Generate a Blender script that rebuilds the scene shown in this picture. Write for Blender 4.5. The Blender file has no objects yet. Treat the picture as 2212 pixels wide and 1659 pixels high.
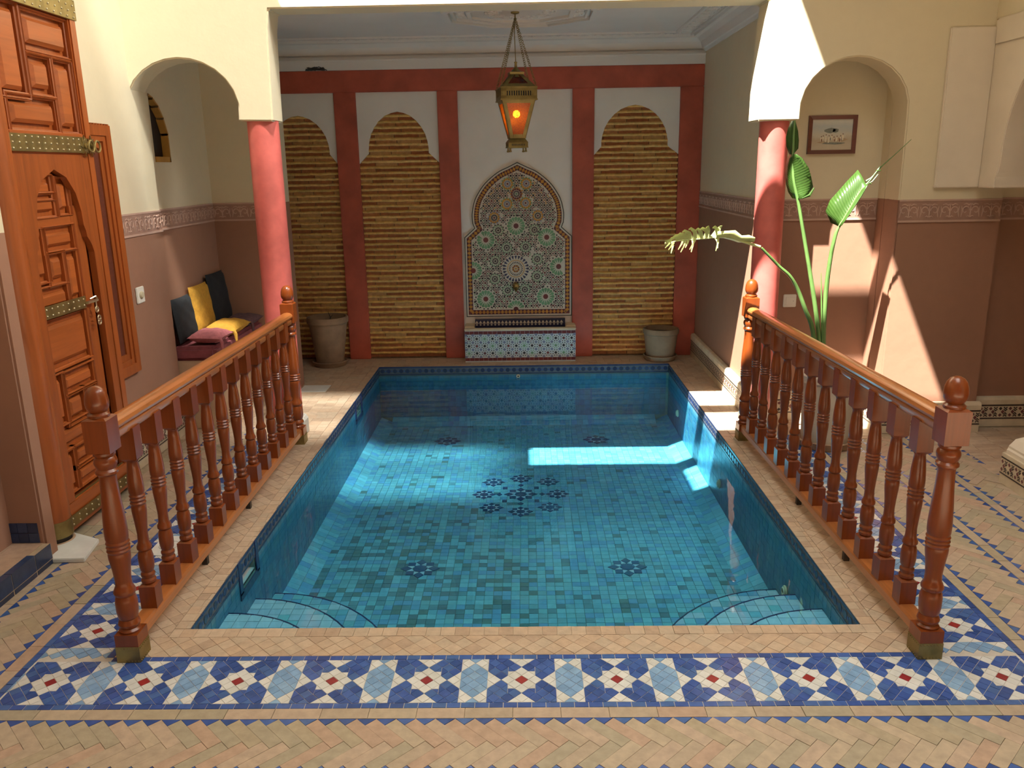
import bpy, bmesh, math, random
from mathutils import Vector, Matrix, Euler
random.seed(7)
R = random.random
def U(a, b): return a + (b - a) * R()
PI = math.pi
S2 = math.sqrt(2)
sc = bpy.context.scene
COL = sc.collection

# ------------------------------------------------------------------ camera
def make_camera():
    pitch, yaw, roll = .25628860, -.01793809, .01666284
    cy, sy, cp, sp, cr, sr = (math.cos(yaw), math.sin(yaw), math.cos(pitch), math.sin(pitch), math.cos(roll), math.sin(roll))
    Xr = Vector((cy, -sy, 0)); Yf = Vector((sy, cy, 0)); Zu = Vector((0, 0, 1))
    F = Yf * cp - Zu * sp; Up = Yf * sp + Zu * cp
    right = Xr * cr - Up * sr; up = Xr * sr + Up * cr
    cam = bpy.data.cameras.new('camera'); o = bpy.data.objects.new('camera', cam); COL.objects.link(o)
    cam.sensor_width = 36; cam.sensor_fit = 'HORIZONTAL'; cam.lens = 1790.783 / 2212 * 36
    cam.clip_start = .05; cam.clip_end = 200
    M = Matrix((right, up, -F)).transposed().to_4x4(); M.translation = Vector((.02178, 0, 1.7))
    o.matrix_world = M; sc.camera = o
make_camera()
CAM = Vector((.02178, 0, 1.7))

# ------------------------------------------------------------------ light
EXPOSURE = 0.0
SUN_STRENGTH = 36.0
FILL_SUN_STRENGTH = 7.5
SKY_STRENGTH = .08
OVERHEAD_FILL_W = 64.0
LEFT_FILL_W = 42.0
def make_light():
    w = bpy.data.worlds.new('sky'); sc.world = w; w.use_nodes = True
    bg = w.node_tree.nodes['Background']; bg.inputs[0].default_value = (.80, .90, 1.0, 1); bg.inputs[1].default_value = SKY_STRENGTH
    def sun(name, e, d, c, ang):
        s = bpy.data.lights.new(name, 'SUN'); s.energy = e; s.angle = ang; s.color = c
        o = bpy.data.objects.new(name, s); COL.objects.link(o); o.rotation_euler = Vector(d).to_track_quat('-Z', 'Y').to_euler(); o.location = (-2 * d[0], -2 * d[1], 7)
    sun('sun', SUN_STRENGTH, (.45, .40, -1), (1, .95, .86), .0093)
    # second sun lamp added to brighten the left side, in place of bounced sunlight
    sun('fill_sun', FILL_SUN_STRENGTH, (-.20, .40, -1), (1, .97, .88), .10)
    def area(name, loc, d, sx, sy, e, c, spread=PI):
        a = bpy.data.lights.new(name, 'AREA'); a.shape = 'RECTANGLE'; a.size = sx; a.size_y = sy; a.energy = e; a.color = c; a.spread = spread
        o = bpy.data.objects.new(name, a); COL.objects.link(o); o.location = loc
        o.rotation_euler = Vector(d).to_track_quat('-Z', 'Y').to_euler()
    # both area lamps are added fill, hung below the roof slab
    # first lamp brightens the upper left wall, second stands in for overhead daylight
    area('left_wall_fill', (1.75, 4.35, 4.25), (-1, .0, -.46), 1.2, .9, LEFT_FILL_W, (1, .99, .95), math.radians(80))
    area('overhead_fill', (.85, 2.2, 4.33), (-.16, .05, -1), 2.9, 2.5, OVERHEAD_FILL_W, (.98, 1, .97), math.radians(116))
make_light()
sc.view_settings.view_transform = 'Standard'
try: sc.view_settings.look = 'None'
except Exception: pass
sc.view_settings.exposure = EXPOSURE; sc.view_settings.gamma = 1; sc.view_settings.use_curve_mapping = False
sc.cycles.use_denoising = True
sc.cycles.max_bounces = 10; sc.cycles.diffuse_bounces = 6; sc.cycles.glossy_bounces = 4; sc.cycles.transparent_max_bounces = 12
sc.cycles.sample_clamp_indirect = 6

# ------------------------------------------------------------------ materials
def lin(r, g, b):
    f = lambda c: c / 12.92 if c <= .04045 else ((c + .055) / 1.055) ** 2.4
    return (f(r / 255), f(g / 255), f(b / 255), 1)
class NT:
    def __init__(s, name):
        s.m = bpy.data.materials.new(name); s.m.use_nodes = True; s.t = s.m.node_tree
        s.b = s.t.nodes['Principled BSDF']; s.out = s.t.nodes['Material Output']
    def n(s, ty, **kw):
        x = s.t.nodes.new(ty)
        for k, v in kw.items(): setattr(x, k, v)
        return x
    def l(s, a, b): s.t.links.new(a, b)
    def pos(s): return s.n('ShaderNodeNewGeometry').outputs['Position']
    def obj(s): return s.n('ShaderNodeTexCoord').outputs['Object']
    def noise(s, vec, scale, detail=4, rough=.55, dist=0):
        x = s.n('ShaderNodeTexNoise'); x.inputs['Scale'].default_value = scale; x.inputs['Detail'].default_value = detail
        x.inputs['Roughness'].default_value = rough; x.inputs['Distortion'].default_value = dist
        if vec is not None: s.l(vec, x.inputs['Vector'])
        return x.outputs['Fac']
    def math(s, op, a, b=None, c=None):
        x = s.n('ShaderNodeMath', operation=op)
        for i, v in enumerate((a, b, c)):
            if v is None: continue
            if isinstance(v, (int, float)): x.inputs[i].default_value = v
            else: s.l(v, x.inputs[i])
        return x.outputs[0]
    def ramp(s, fac, stops, interp='LINEAR'):
        x = s.n('ShaderNodeValToRGB'); r = x.color_ramp; r.interpolation = interp
        while len(r.elements) < len(stops): r.elements.new(.5)
        for e, (p, c) in zip(r.elements, stops): e.position = p; e.color = c
        s.l(fac, x.inputs[0]); return x.outputs[0]
    def mix(s, fac, a, b, blend='MIX'):
        x = s.n('ShaderNodeMix', data_type='RGBA', blend_type=blend)
        for i, v in ((0, fac), (6, a), (7, b)):
            if isinstance(v, (int, float)): x.inputs[i].default_value = v
            elif isinstance(v, tuple): x.inputs[i].default_value = v
            else: s.l(v, x.inputs[i])
        return x.outputs[2]
    def bump(s, h, strength=.3, dist=.01):
        x = s.n('ShaderNodeBump'); x.inputs['Strength'].default_value = strength; x.inputs['Distance'].default_value = dist
        s.l(h, x.inputs['Height']); s.l(x.outputs[0], s.b.inputs['Normal'])
    def mapping(s, vec, scale):
        x = s.n('ShaderNodeMapping'); x.inputs['Scale'].default_value = scale; s.l(vec, x.inputs[0]); return x.outputs[0]
    def rand(s):
        a = s.n('ShaderNodeObjectInfo').outputs['Random']; b = s.n('ShaderNodeNewGeometry').outputs['Random Per Island']
        return s.math('FRACT', s.math('ADD', a, b))
def sh(c, k): return (min(1, c[0] * k), min(1, c[1] * k), min(1, c[2] * k), 1)
def pm(name, c, rough=.6, var=.12, scale=6, bump=0, bscale=60, metal=0, coat=0, local=False, spec=.5):
    n = NT(name); v = n.obj() if local else n.pos()
    f = n.noise(v, scale)
    n.l(n.ramp(f, [(.3, sh(c, 1 - var)), (.7, sh(c, 1 + var))]), n.b.inputs['Base Color'])
    n.b.inputs['Roughness'].default_value = rough; n.b.inputs['Metallic'].default_value = metal
    n.b.inputs['Specular IOR Level'].default_value = spec
    if coat: n.b.inputs['Coat Weight'].default_value = coat; n.b.inputs['Coat Roughness'].default_value = .12
    if bump: n.bump(n.noise(v, bscale, 3), bump, .004)
    return n.m
def tilem(name, cols, rough=.25, bump=.08, var=.08, spec=.5, bscale=45):
    n = NT(name); k = len(cols)
    c = n.ramp(n.rand(), [((i + .0) / k, cc) for i, cc in enumerate(cols)], 'CONSTANT')
    f = n.noise(n.pos(), 28, 4)
    c = n.mix(1.0, c, n.ramp(f, [(.3, (1 - var,) * 3 + (1,)), (.7, (1 + var * .6,) * 3 + (1,))]), 'MULTIPLY')
    n.l(c, n.b.inputs['Base Color']); n.b.inputs['Roughness'].default_value = rough; n.b.inputs['Specular IOR Level'].default_value = spec
    if bump: n.bump(n.noise(n.pos(), bscale, 2), bump, .004)
    return n.m
CREAM = (.69, .61, .435, 1); BROWN = (.325, .172, .112, 1)
def wall_mat(name='painted_plaster', cream=CREAM):
    n = NT(name); p = n.pos(); x = n.n('ShaderNodeSeparateXYZ'); n.l(p, x.inputs[0]); z = x.outputs[2]
    f = n.noise(p, 3.2, 6, .6); g = n.noise(p, 14, 5, .65)
    cr = n.mix(f, sh(cream, .92), sh(cream, 1.06)); cr = n.mix(.35, cr, n.mix(g, sh(cream, .88), sh(cream, 1.08)))
    br = n.mix(f, sh(BROWN, .85), sh(BROWN, 1.14)); br = n.mix(.4, br, n.mix(g, sh(BROWN, .8), sh(BROWN, 1.2)))
    zz = n.math('ADD', z, n.math('MULTIPLY', n.math('SUBTRACT', g, .5), .006))
    n.l(n.mix(n.math('GREATER_THAN', zz, 1.468), br, cr), n.b.inputs['Base Color'])
    n.b.inputs['Roughness'].default_value = .62; n.b.inputs['Specular IOR Level'].default_value = .3
    n.bump(n.math('ADD', n.noise(p, 5, 4), n.math('MULTIPLY', n.noise(p, 60, 4), .15)), .12, .02)
    return n.m
def wood_mat(name, c, rough=.3, axis=2, coat=.35):
    n = NT(name); v = n.obj(); k = [22, 22, 22]; k[axis] = 1.6
    f = n.noise(n.mapping(v, tuple(k)), 1.6, 5, .6, .6); g = n.noise(v, 2.5, 2)
    r = n.n('ShaderNodeObjectInfo').outputs['Random']
    c1 = n.ramp(f, [(.25, sh(c, .62)), (.5, c), (.78, sh(c, 1.28))])
    c1 = n.mix(.30, c1, n.mix(r, sh(c, .65), sh(c, 1.3)))
    knot = n.ramp(n.noise(n.mapping(v, tuple(q * .45 for q in k)), 1.1, 2), [(.70, (1, 1, 1, 1)), (.80, (.45, .38, .34, 1))])
    n.l(n.mix(.6, c1, n.mix(1, c1, knot, 'MULTIPLY')), n.b.inputs['Base Color'])
    n.b.inputs['Roughness'].default_value = rough; n.b.inputs['Coat Weight'].default_value = coat; n.b.inputs['Coat Roughness'].default_value = .16
    n.bump(f, .05, .003)
    return n.m
M = {}
M['wall'] = wall_mat()
M['white'] = pm('white_plaster', (.74, .70, .64, 1), .7, .04, 4, .08, 40)
M['archwhite'] = pm('offwhite_plaster', (.72, .64, .52, 1), .7, .05, 4, .08, 40)
M['red'] = pm('red_tadelakt', (.42, .082, .047, 1), .5, .22, 5, .12, 18)
M['redcol'] = pm('red_tadelakt_column', (.56, .125, .105, 1), .42, .16, 9, .08, 24)
M['ceil'] = pm('ceiling_white', (.72, .68, .64, 1), .8, .03, 3)
M['stone'] = pm('grey_stone', (.42, .40, .36, 1), .6, .12, 20, .1)
M['grout'] = pm('floor_grout', (.40, .31, .21, 1), .85, .15, 30, .15)
M['brick'] = tilem('bejmat_brick', [(.43, .34, .245, 1), (.46, .37, .265, 1), (.405, .335, .23, 1), (.455, .32, .23, 1), (.385, .33, .235, 1), (.47, .36, .265, 1)], .5, .25, .14, .3, 70)
M['coping'] = tilem('coping_zellige', [(.50, .375, .265, 1), (.53, .405, .29, 1), (.485, .38, .275, 1), (.51, .37, .255, 1), (.44, .32, .225, 1)], .5, .25, .14, .3, 70)
M['blue'] = tilem('cobalt_zellige', [(.040, .095, .34, 1), (.052, .12, .38, 1), (.032, .08, .28, 1), (.06, .135, .36, 1)], .22, .2, .2, .5)
M['bluegrout'] = pm('pale_grout', (.50, .46, .40, 1), .85, .1, 30)
M['sky'] = tilem('pale_blue_zellige', [(.22, .38, .60, 1), (.19, .34, .55, 1), (.25, .41, .61, 1)], .22, .2, .15)
M['ivory'] = tilem('ivory_zellige', [(.66, .665, .64, 1), (.63, .64, .615, 1), (.68, .675, .64, 1), (.61, .61, .565, 1)], .25, .2, .1)
M['darkred'] = tilem('dark_red_zellige', [(.30, .03, .03, 1), (.26, .025, .03, 1)], .25, .15, .2)
M['navy'] = tilem('navy_zellige', [(.02, .03, .09, 1), (.025, .04, .12, 1), (.03, .045, .10, 1)], .2, .15, .2)
M['wood'] = wood_mat('varnished_wood', (.20, .042, .0065, 1), .28, 2, .1)
M['woodx'] = wood_mat('varnished_wood_lit_rail', (.42, .145, .040, 1), .28, 1)  # paler than the posts, light on the rail top put into this colour
M['door'] = wood_mat('cedar_door', (.33, .082, .016, 1), .38, 2, .2)
M['doorh'] = wood_mat('cedar_door_panel', (.37, .094, .019, 1), .36, 1, .2)
M['brass'] = pm('aged_brass', (.30, .23, .09, 1), .45, .3, 12, .1, 50, .85)
M['stud'] = pm('bright_stud', (.62, .54, .36, 1), .3, .1, 8, 0, 50, .9)
M['iron'] = pm('dark_iron', (.06, .055, .05, 1), .5, .2, 20, 0, 50, .6)
M['marble'] = pm('white_marble', (.72, .74, .72, 1), .3, .1, 9)
M['plastic'] = pm('white_plastic', (.80, .78, .70, 1), .35, .02, 4)
M['knob'] = pm('ivory_plastic_knob', (.62, .55, .38, 1), .35, .03, 4)
M['terra'] = pm('weathered_terracotta', (.30, .195, .12, 1), .8, .28, 7, .25, 40)
M['terra2'] = pm('pale_terracotta', (.27, .185, .115, 1), .8, .22, 8, .25, 40)
M['greypot'] = pm('grey_clay_pot', (.52, .46, .37, 1), .75, .15, 6, .2, 25)
M['soil'] = pm('dark_soil', (.05, .035, .022, 1), .95, .4, 40, .6, 60)
M['black'] = pm('black_cloth', (.012, .014, .017, 1), .9, .2, 60)
M['mustard'] = pm('mustard_cloth', (.48, .25, .025, 1), .85, .15, 50, .2, 250)
M['pink'] = pm('rose_cloth', (.42, .13, .14, 1), .8, .2, 40, .2, 250)
M['plum'] = pm('plum_cloth', (.10, .05, .06, 1), .85, .25, 40, .2, 250)
M['burg'] = pm('burgundy_cloth', (.24, .06, .07, 1), .8, .2, 20)
M['paleb'] = pm('pale_bench_wood', (.50, .34, .22, 1), .6, .1, 8)
M['mortar'] = tilem('ochre_mortar', [(.74, .48, .16, 1), (.69, .44, .14, 1), (.78, .52, .20, 1)], .85, .6, .25, .2, 90)
M['wbrick'] = tilem('dark_red_brick', [(.40, .165, .065, 1), (.33, .12, .05, 1), (.45, .22, .09, 1), (.37, .14, .06, 1), (.50, .28, .115, 1)], .85, .5, .25, .2, 90)
M['joint'] = pm('dark_joint', (.16, .09, .045, 1), .9, .3, 30)  # dark brown joint colour behind the bricks
def leaf_mat():
    n = NT('banana_leaf'); v = n.n('ShaderNodeUVMap').outputs[0]
    x = n.n('ShaderNodeSeparateXYZ'); n.l(v, x.inputs[0])
    w = n.math('SINE', n.math('MULTIPLY', n.math('ADD', x.outputs[1], n.math('MULTIPLY', n.math('ABSOLUTE', n.math('SUBTRACT', x.outputs[0], .5)), -.35)), 130))
    c = n.mix(n.math('MULTIPLY', n.math('ADD', w, 1), .5), (.040, .105, .014, 1), (.075, .155, .032, 1))
    c = n.mix(n.noise(v, 7), c, sh((.06, .125, .024, 1), .75))
    n.l(c, n.b.inputs['Base Color']); n.b.inputs['Roughness'].default_value = .3
    n.bump(w, .12, .004)
    tr = n.n('ShaderNodeBsdfTranslucent'); n.l(n.mix(1, c, (1.2, 1.3, .6, 1), 'MULTIPLY'), tr.inputs[0])
    mx = n.n('ShaderNodeMixShader'); mx.inputs[0].default_value = .35
    n.l(n.b.outputs[0], mx.inputs[1]); n.l(tr.outputs[0], mx.inputs[2]); n.l(mx.outputs[0], n.out.inputs[0])
    return n.m
M['leaf'] = leaf_mat()
M['stem'] = pm('leaf_stem', (.10, .19, .05, 1), .4, .15, 12)
M['dryleaf'] = pm('torn_pale_leaf', (.50, .55, .22, 1), .45, .15, 20)
def water_mat():
    n = NT('pool_water'); t = n.n('ShaderNodeBsdfTransparent'); t.inputs[0].default_value = (.64, .93, .98, 1)
    g = n.n('ShaderNodeBsdfGlossy'); g.inputs['Roughness'].default_value = .015; g.inputs[0].default_value = (1, 1, 1, 1)
    fr = n.n('ShaderNodeFresnel'); fr.inputs[0].default_value = 1.33
    b = n.n('ShaderNodeBump'); b.inputs['Strength'].default_value = .25; b.inputs['Distance'].default_value = .004
    n.l(n.noise(n.pos(), 4.5, 2), b.inputs['Height']); n.l(b.outputs[0], g.inputs['Normal']); n.l(b.outputs[0], fr.inputs['Normal'])
    mx = n.n('ShaderNodeMixShader'); n.l(fr.outputs[0], mx.inputs[0]); n.l(t.outputs[0], mx.inputs[1]); n.l(g.outputs[0], mx.inputs[2])
    n.l(mx.outputs[0], n.out.inputs[0]); return n.m
M['water'] = water_mat()
def amber_mat():
    n = NT('amber_glass'); t = n.n('ShaderNodeBsdfTransparent'); t.inputs[0].default_value = (1, .30, .03, 1)
    d = n.n('ShaderNodeBsdfTranslucent'); d.inputs[0].default_value = (.42, .10, .012, 1)
    v = n.n('ShaderNodeTexVoronoi'); v.inputs['Scale'].default_value = 160; n.l(n.pos(), v.inputs['Vector'])
    f = n.ramp(v.outputs['Distance'], [(.2, (.35, .35, .35, 1)), (.6, (.9, .9, .9, 1))])
    mx = n.n('ShaderNodeMixShader'); n.l(f, mx.inputs[0]); n.l(t.outputs[0], mx.inputs[1]); n.l(d.outputs[0], mx.inputs[2])
    gl = n.n('ShaderNodeBsdfGlossy'); gl.inputs['Roughness'].default_value = .2
    m2 = n.n('ShaderNodeMixShader'); m2.inputs[0].default_value = .05; n.l(mx.outputs[0], m2.inputs[1]); n.l(gl.outputs[0], m2.inputs[2])
    n.l(m2.outputs[0], n.out.inputs[0]); return n.m
M['amber'] = amber_mat()
def emis(name, c, s):
    n = NT(name); n.b.inputs['Base Color'].default_value = (0, 0, 0, 1); n.b.inputs['Emission Color'].default_value = c; n.b.inputs['Emission Strength'].default_value = s; return n.m
M['bulb'] = emis('lit_bulb', (1, .66, .22, 1), 24)
def dark_recess():
    n = NT('dark_recess_back'); n.b.inputs['Base Color'].default_value = (.022, .014, .010, 1); n.b.inputs['Roughness'].default_value = .6; return n.m
M['recessdark'] = dark_recess()  # near-black niche back, shade of the opening put into its colour

# ------------------------------------------------------------------ mesh helpers
class MB:
    def __init__(s): s.v = []; s.f = []; s.m = []; s.uv = None
    def add(s, vs, fs, m=0):
        o = len(s.v); s.v += [tuple(q) for q in vs]; s.f += [tuple(i + o for i in f) for f in fs]; s.m += [m] * len(fs); return s
    def box(s, x0, y0, z0, x1, y1, z1, m=0):
        if x0 > x1: x0, x1 = x1, x0
        if y0 > y1: y0, y1 = y1, y0
        if z0 > z1: z0, z1 = z1, z0
        return s.add([(x0, y0, z0), (x1, y0, z0), (x1, y1, z0), (x0, y1, z0), (x0, y0, z1), (x1, y0, z1), (x1, y1, z1), (x0, y1, z1)],
              [(0, 3, 2, 1), (4, 5, 6, 7), (0, 1, 5, 4), (1, 2, 6, 5), (2, 3, 7, 6), (3, 0, 4, 7)], m)
    def prism(s, poly, d0, d1, pl='xz', m=0):
        n = len(poly)
        def p(u, v, w): return {'xz': (u, w, v), 'yz': (w, u, v), 'xy': (u, v, w)}[pl]
        vs = [p(u, v, d0) for u, v in poly] + [p(u, v, d1) for u, v in poly]
        fs = [tuple(range(n)), tuple(range(2 * n - 1, n - 1, -1))] + [(i, i + n, (i + 1) % n + n, (i + 1) % n) for i in range(n)]
        return s.add(vs, fs, m)
    def lathe(s, prof, c=(0, 0, 0), n=20, m=0, sx=1, sy=1, a0=0):
        vs = []; k = len(prof)
        for r, z in prof:
            for i in range(n):
                a = a0 + 2 * PI * i / n; vs.append((c[0] + r * math.cos(a) * sx, c[1] + r * math.sin(a) * sy, c[2] + z))
        fs = [(j * n + i, j * n + (i + 1) % n, (j + 1) * n + (i + 1) % n, (j + 1) * n + i) for j in range(k - 1) for i in range(n)]
        if prof[0][0] > 1e-6: fs.append(tuple(range(n - 1, -1, -1)))
        if prof[-1][0] > 1e-6: fs.append(tuple((k - 1) * n + i for i in range(n)))
        return s.add(vs, fs, m)
    def tube(s, pts, r, n=8, m=0):
        pts = [Vector(p) for p in pts]; k = len(pts); rr = r if isinstance(r, (list, tuple)) else [r] * k
        up = Vector((0, 0, 1)); vs = []; N = None
        for i, p in enumerate(pts):
            t = (pts[min(i + 1, k - 1)] - pts[max(i - 1, 0)]).normalized()
            if N is None:
                N = t.cross(up)
                if N.length < 1e-3: N = t.cross(Vector((1, 0, 0)))
            N = (N - t * N.dot(t)).normalized(); B = t.cross(N)
            for j in range(n):
                a = 2 * PI * j / n; vs.append(p + (N * math.cos(a) + B * math.sin(a)) * rr[i])
        fs = [(j * n + i, j * n + (i + 1) % n, (j + 1) * n + (i + 1) % n, (j + 1) * n + i) for j in range(k - 1) for i in range(n)]
        fs += [tuple(range(n - 1, -1, -1)), tuple((k - 1) * n + i for i in range(n))]
        return s.add(vs, fs, m)
    def sphere(s, c, r, n=10, k=6, m=0, sz=1):
        prof = [(max(r * math.sin(PI * i / k), 0 if i in (0, k) else 0), -r * math.cos(PI * i / k) * sz) for i in range(k + 1)]
        return s.lathe(prof, c, n, m)
    def ring(s, c, rad, r, axis='x', n=16, k=6, m=0, sy=1):
        vs = []
        for i in range(n):
            a = 2 * PI * i / n
            for j in range(k):
                b = 2 * PI * j / k; q = rad + r * math.cos(b); u, v, w = q * math.cos(a), q * math.sin(a) * sy, r * math.sin(b)
                p = {'x': (w, u, v), 'y': (u, w, v), 'z': (u, v, w)}[axis]; vs.append((c[0] + p[0], c[1] + p[1], c[2] + p[2]))
        fs = [(i * k + j, ((i + 1) % n) * k + j, ((i + 1) % n) * k + (j + 1) % k, i * k + (j + 1) % k) for i in range(n) for j in range(k)]
        return s.add(vs, fs, m)
    def sweep(s, prof, path, m=0, closed=False):
        # prof: list of (side, up) offsets; path: list of (point, side vector, up vector)
        n = len(prof); vs = []
        for p, a, b in path:
            p, a, b = Vector(p), Vector(a), Vector(b); vs += [p + a * u + b * v for u, v in prof]
        k = len(path)
        fs = [(j * n + i, j * n + (i + 1) % n, (j + 1) * n + (i + 1) % n, (j + 1) * n + i) for j in range(k - 1) for i in range(n)]
        fs += [tuple(range(n - 1, -1, -1)), tuple((k - 1) * n + i for i in range(n))]
        return s.add(vs, fs, m)
    def mesh(s, name, mats, smooth=False, recalc=True, bevel=0):
        me = bpy.data.meshes.new(name); me.from_pydata(s.v, [], s.f)
        if not isinstance(mats, (list, tuple)): mats = [mats]
        for x in mats: me.materials.append(x)
        if any(s.m): me.polygons.foreach_set('material_index', s.m)
        if recalc or bevel:
            b = bmesh.new(); b.from_mesh(me)
            if bevel:
                bmesh.ops.bevel(b, geom=[e for e in b.edges if len(e.link_faces) == 2 and e.calc_face_angle(0) > .6], offset=bevel, segments=2, affect='EDGES', clamp_overlap=True)
            bmesh.ops.recalc_face_normals(b, faces=b.faces); b.to_mesh(me); b.free()
        if smooth:
            me.polygons.foreach_set('use_smooth', [True] * len(me.polygons))
            try: me.set_sharp_from_angle(angle=math.radians(smooth if smooth is not True else 40))
            except Exception: pass
        me.update(); return me
    def build(s, name, mats, parent=None, smooth=False, loc=None, bevel=0, recalc=True):
        return link(name, s.mesh(name, mats, smooth, recalc, bevel), parent, loc)
def link(name, me, parent=None, loc=None):
    o = bpy.data.objects.new(name, me); COL.objects.link(o)
    if parent is not None: o.parent = parent
    if loc is not None: o.location = loc
    return o
def tag(o, label=None, cat=None, group=None, kind=None):
    if label: o['label'] = label
    if cat: o['category'] = cat
    if group: o['group'] = group
    if kind: o['kind'] = kind
    return o
def thing(name, label, cat, loc=(0, 0, 0), rz=0, group=None):
    o = bpy.data.objects.new(name, None); COL.objects.link(o); o.location = loc; o.rotation_euler = (0, 0, rz); o.empty_display_size = .1
    return tag(o, label, cat, group)
def copy_tree(o, parent=None):
    c = o.copy(); COL.objects.link(c); c.parent = parent
    for ch in list(o.children): copy_tree(ch, c)
    return c
CACHE = {}
def plane(O, Uv, Vv):
    O, Uv, Vv = Vector(O), Vector(Uv).normalized(), Vector(Vv).normalized(); N = Uv.cross(Vv).normalized()
    return O, Uv, Vv, N
def lay(parent, tiles, pl, name='tile', limit=300, th=.006, gap=.0007, jit=.0004, tilt=.008, share=True):
    """tiles: (polygon in plane coordinates, material). The ones that show largest become parts, the rest one joined part."""
    O, Uv, Vv, N = pl; info = []; flip = N.dot(CAM - O) < 0
    if flip: N = -N
    for poly, mat in tiles:
        n = len(poly); cx = sum(p[0] for p in poly) / n; cy = sum(p[1] for p in poly) / n
        ar = abs(sum(poly[i][0] * poly[(i + 1) % n][1] - poly[(i + 1) % n][0] * poly[i][1] for i in range(n))) / 2
        if ar < 2e-6: continue
        k = max(.5, 1 - gap / (math.sqrt(ar) * .5)); P = O + Uv * cx + Vv * cy
        d = (P - CAM); score = ar * abs(d.normalized().dot(N)) / d.length_squared
        info.append((score, P, [((p[0] - cx) * k, (p[1] - cy) * k) for p in poly], mat))
    info.sort(key=lambda q: -q[0])
    def geo(pts, P=Vector((0, 0, 0)), dw=0, tx=0, ty=0):
        n = len(pts)
        top = [P + Uv * u + Vv * v + N * (dw + u * tx + v * ty) for u, v in pts]; bot = [P + Uv * u + Vv * v - N * th for u, v in pts]
        a = sum(pts[i][0] * pts[(i + 1) % n][1] - pts[(i + 1) % n][0] * pts[i][1] for i in range(n))
        fs = [tuple(range(n))] + [(i + n, (i + 1) % n + n, (i + 1) % n, i) for i in range(n)]
        if (a < 0) != flip: fs = [tuple(reversed(f)) for f in fs]
        return top + bot, fs
    for score, P, pts, mat in info[:limit]:
        key = (tuple((round(u, 4), round(v, 4)) for u, v in pts), mat.name, tuple(Uv), tuple(Vv), flip, th)
        me = CACHE.get(key) if share else None
        if me is None:
            mb = MB(); mb.add(*geo(pts)); me = mb.mesh(name, mat, recalc=False)
            if share: CACHE[key] = me
        o = link(name, me, parent, P + N * U(-jit, jit))
        if tilt: o.rotation_euler = (U(-tilt, tilt), U(-tilt, tilt), 0) if abs(N.z) > .5 else (0, 0, 0)
    rest = info[limit:]
    if rest:
        mats = []; mb = MB()
        for score, P, pts, mat in rest:
            if mat not in mats: mats.append(mat)
            vs, fs = geo(pts, P, U(-jit, jit), U(-tilt, tilt), U(-tilt, tilt)); mb.add(vs, fs, mats.index(mat))
        o = mb.build(name, mats, parent, recalc=False); o['kind'] = 'stuff'
def clip(poly, a, b, c):
    """keep the part with a*u + b*v <= c"""
    out = []; n = len(poly)
    for i in range(n):
        p, q = poly[i], poly[(i + 1) % n]; dp, dq = a * p[0] + b * p[1] - c, a * q[0] + b * q[1] - c
        if dp <= 1e-9: out.append(p)
        if (dp < -1e-9 and dq > 1e-9) or (dp > 1e-9 and dq < -1e-9):
            t = dp / (dp - dq); out.append((p[0] + (q[0] - p[0]) * t, p[1] + (q[1] - p[1]) * t))
    return out
def cliprect(poly, u0, v0, u1, v1):
    for a, b, c in ((1, 0, u1), (-1, 0, -u0), (0, 1, v1), (0, -1, -v0)):
        poly = clip(poly, a, b, c)
        if len(poly) < 3: return []
    return poly
def rect(u0, v0, u1, v1): return [(u0, v0), (u1, v0), (u1, v1), (u0, v1)]
def struct(name, label, cat, mb, mats, smooth=False, bevel=0):
    o = mb.build(name, mats, None, smooth, bevel=bevel); return tag(o, label, cat, None, 'structure')
# ------------------------------------------------------------------ plan of the place (metres)
PL, PR, PF, PB = -1.283, 1.2785, 2.830, 7.138        # pool edge
MI, MO, MT = 2.6405, 2.3403, 2.286                   # front mosaic band, its inner and outer edge, toothed line
MLX, MRX = -1.787, 1.776                             # outer edges of the side bands
YB = 7.512                                           # alcove back wall
YF, YK = 5.15, 5.36                                  # inner facade, front and back face
LX, NX, AX = -2.30, -2.35, 1.56                      # left wall, nook side wall, alcove right wall
NY = 6.42                                            # nook end wall
TOP = 4.4

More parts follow.
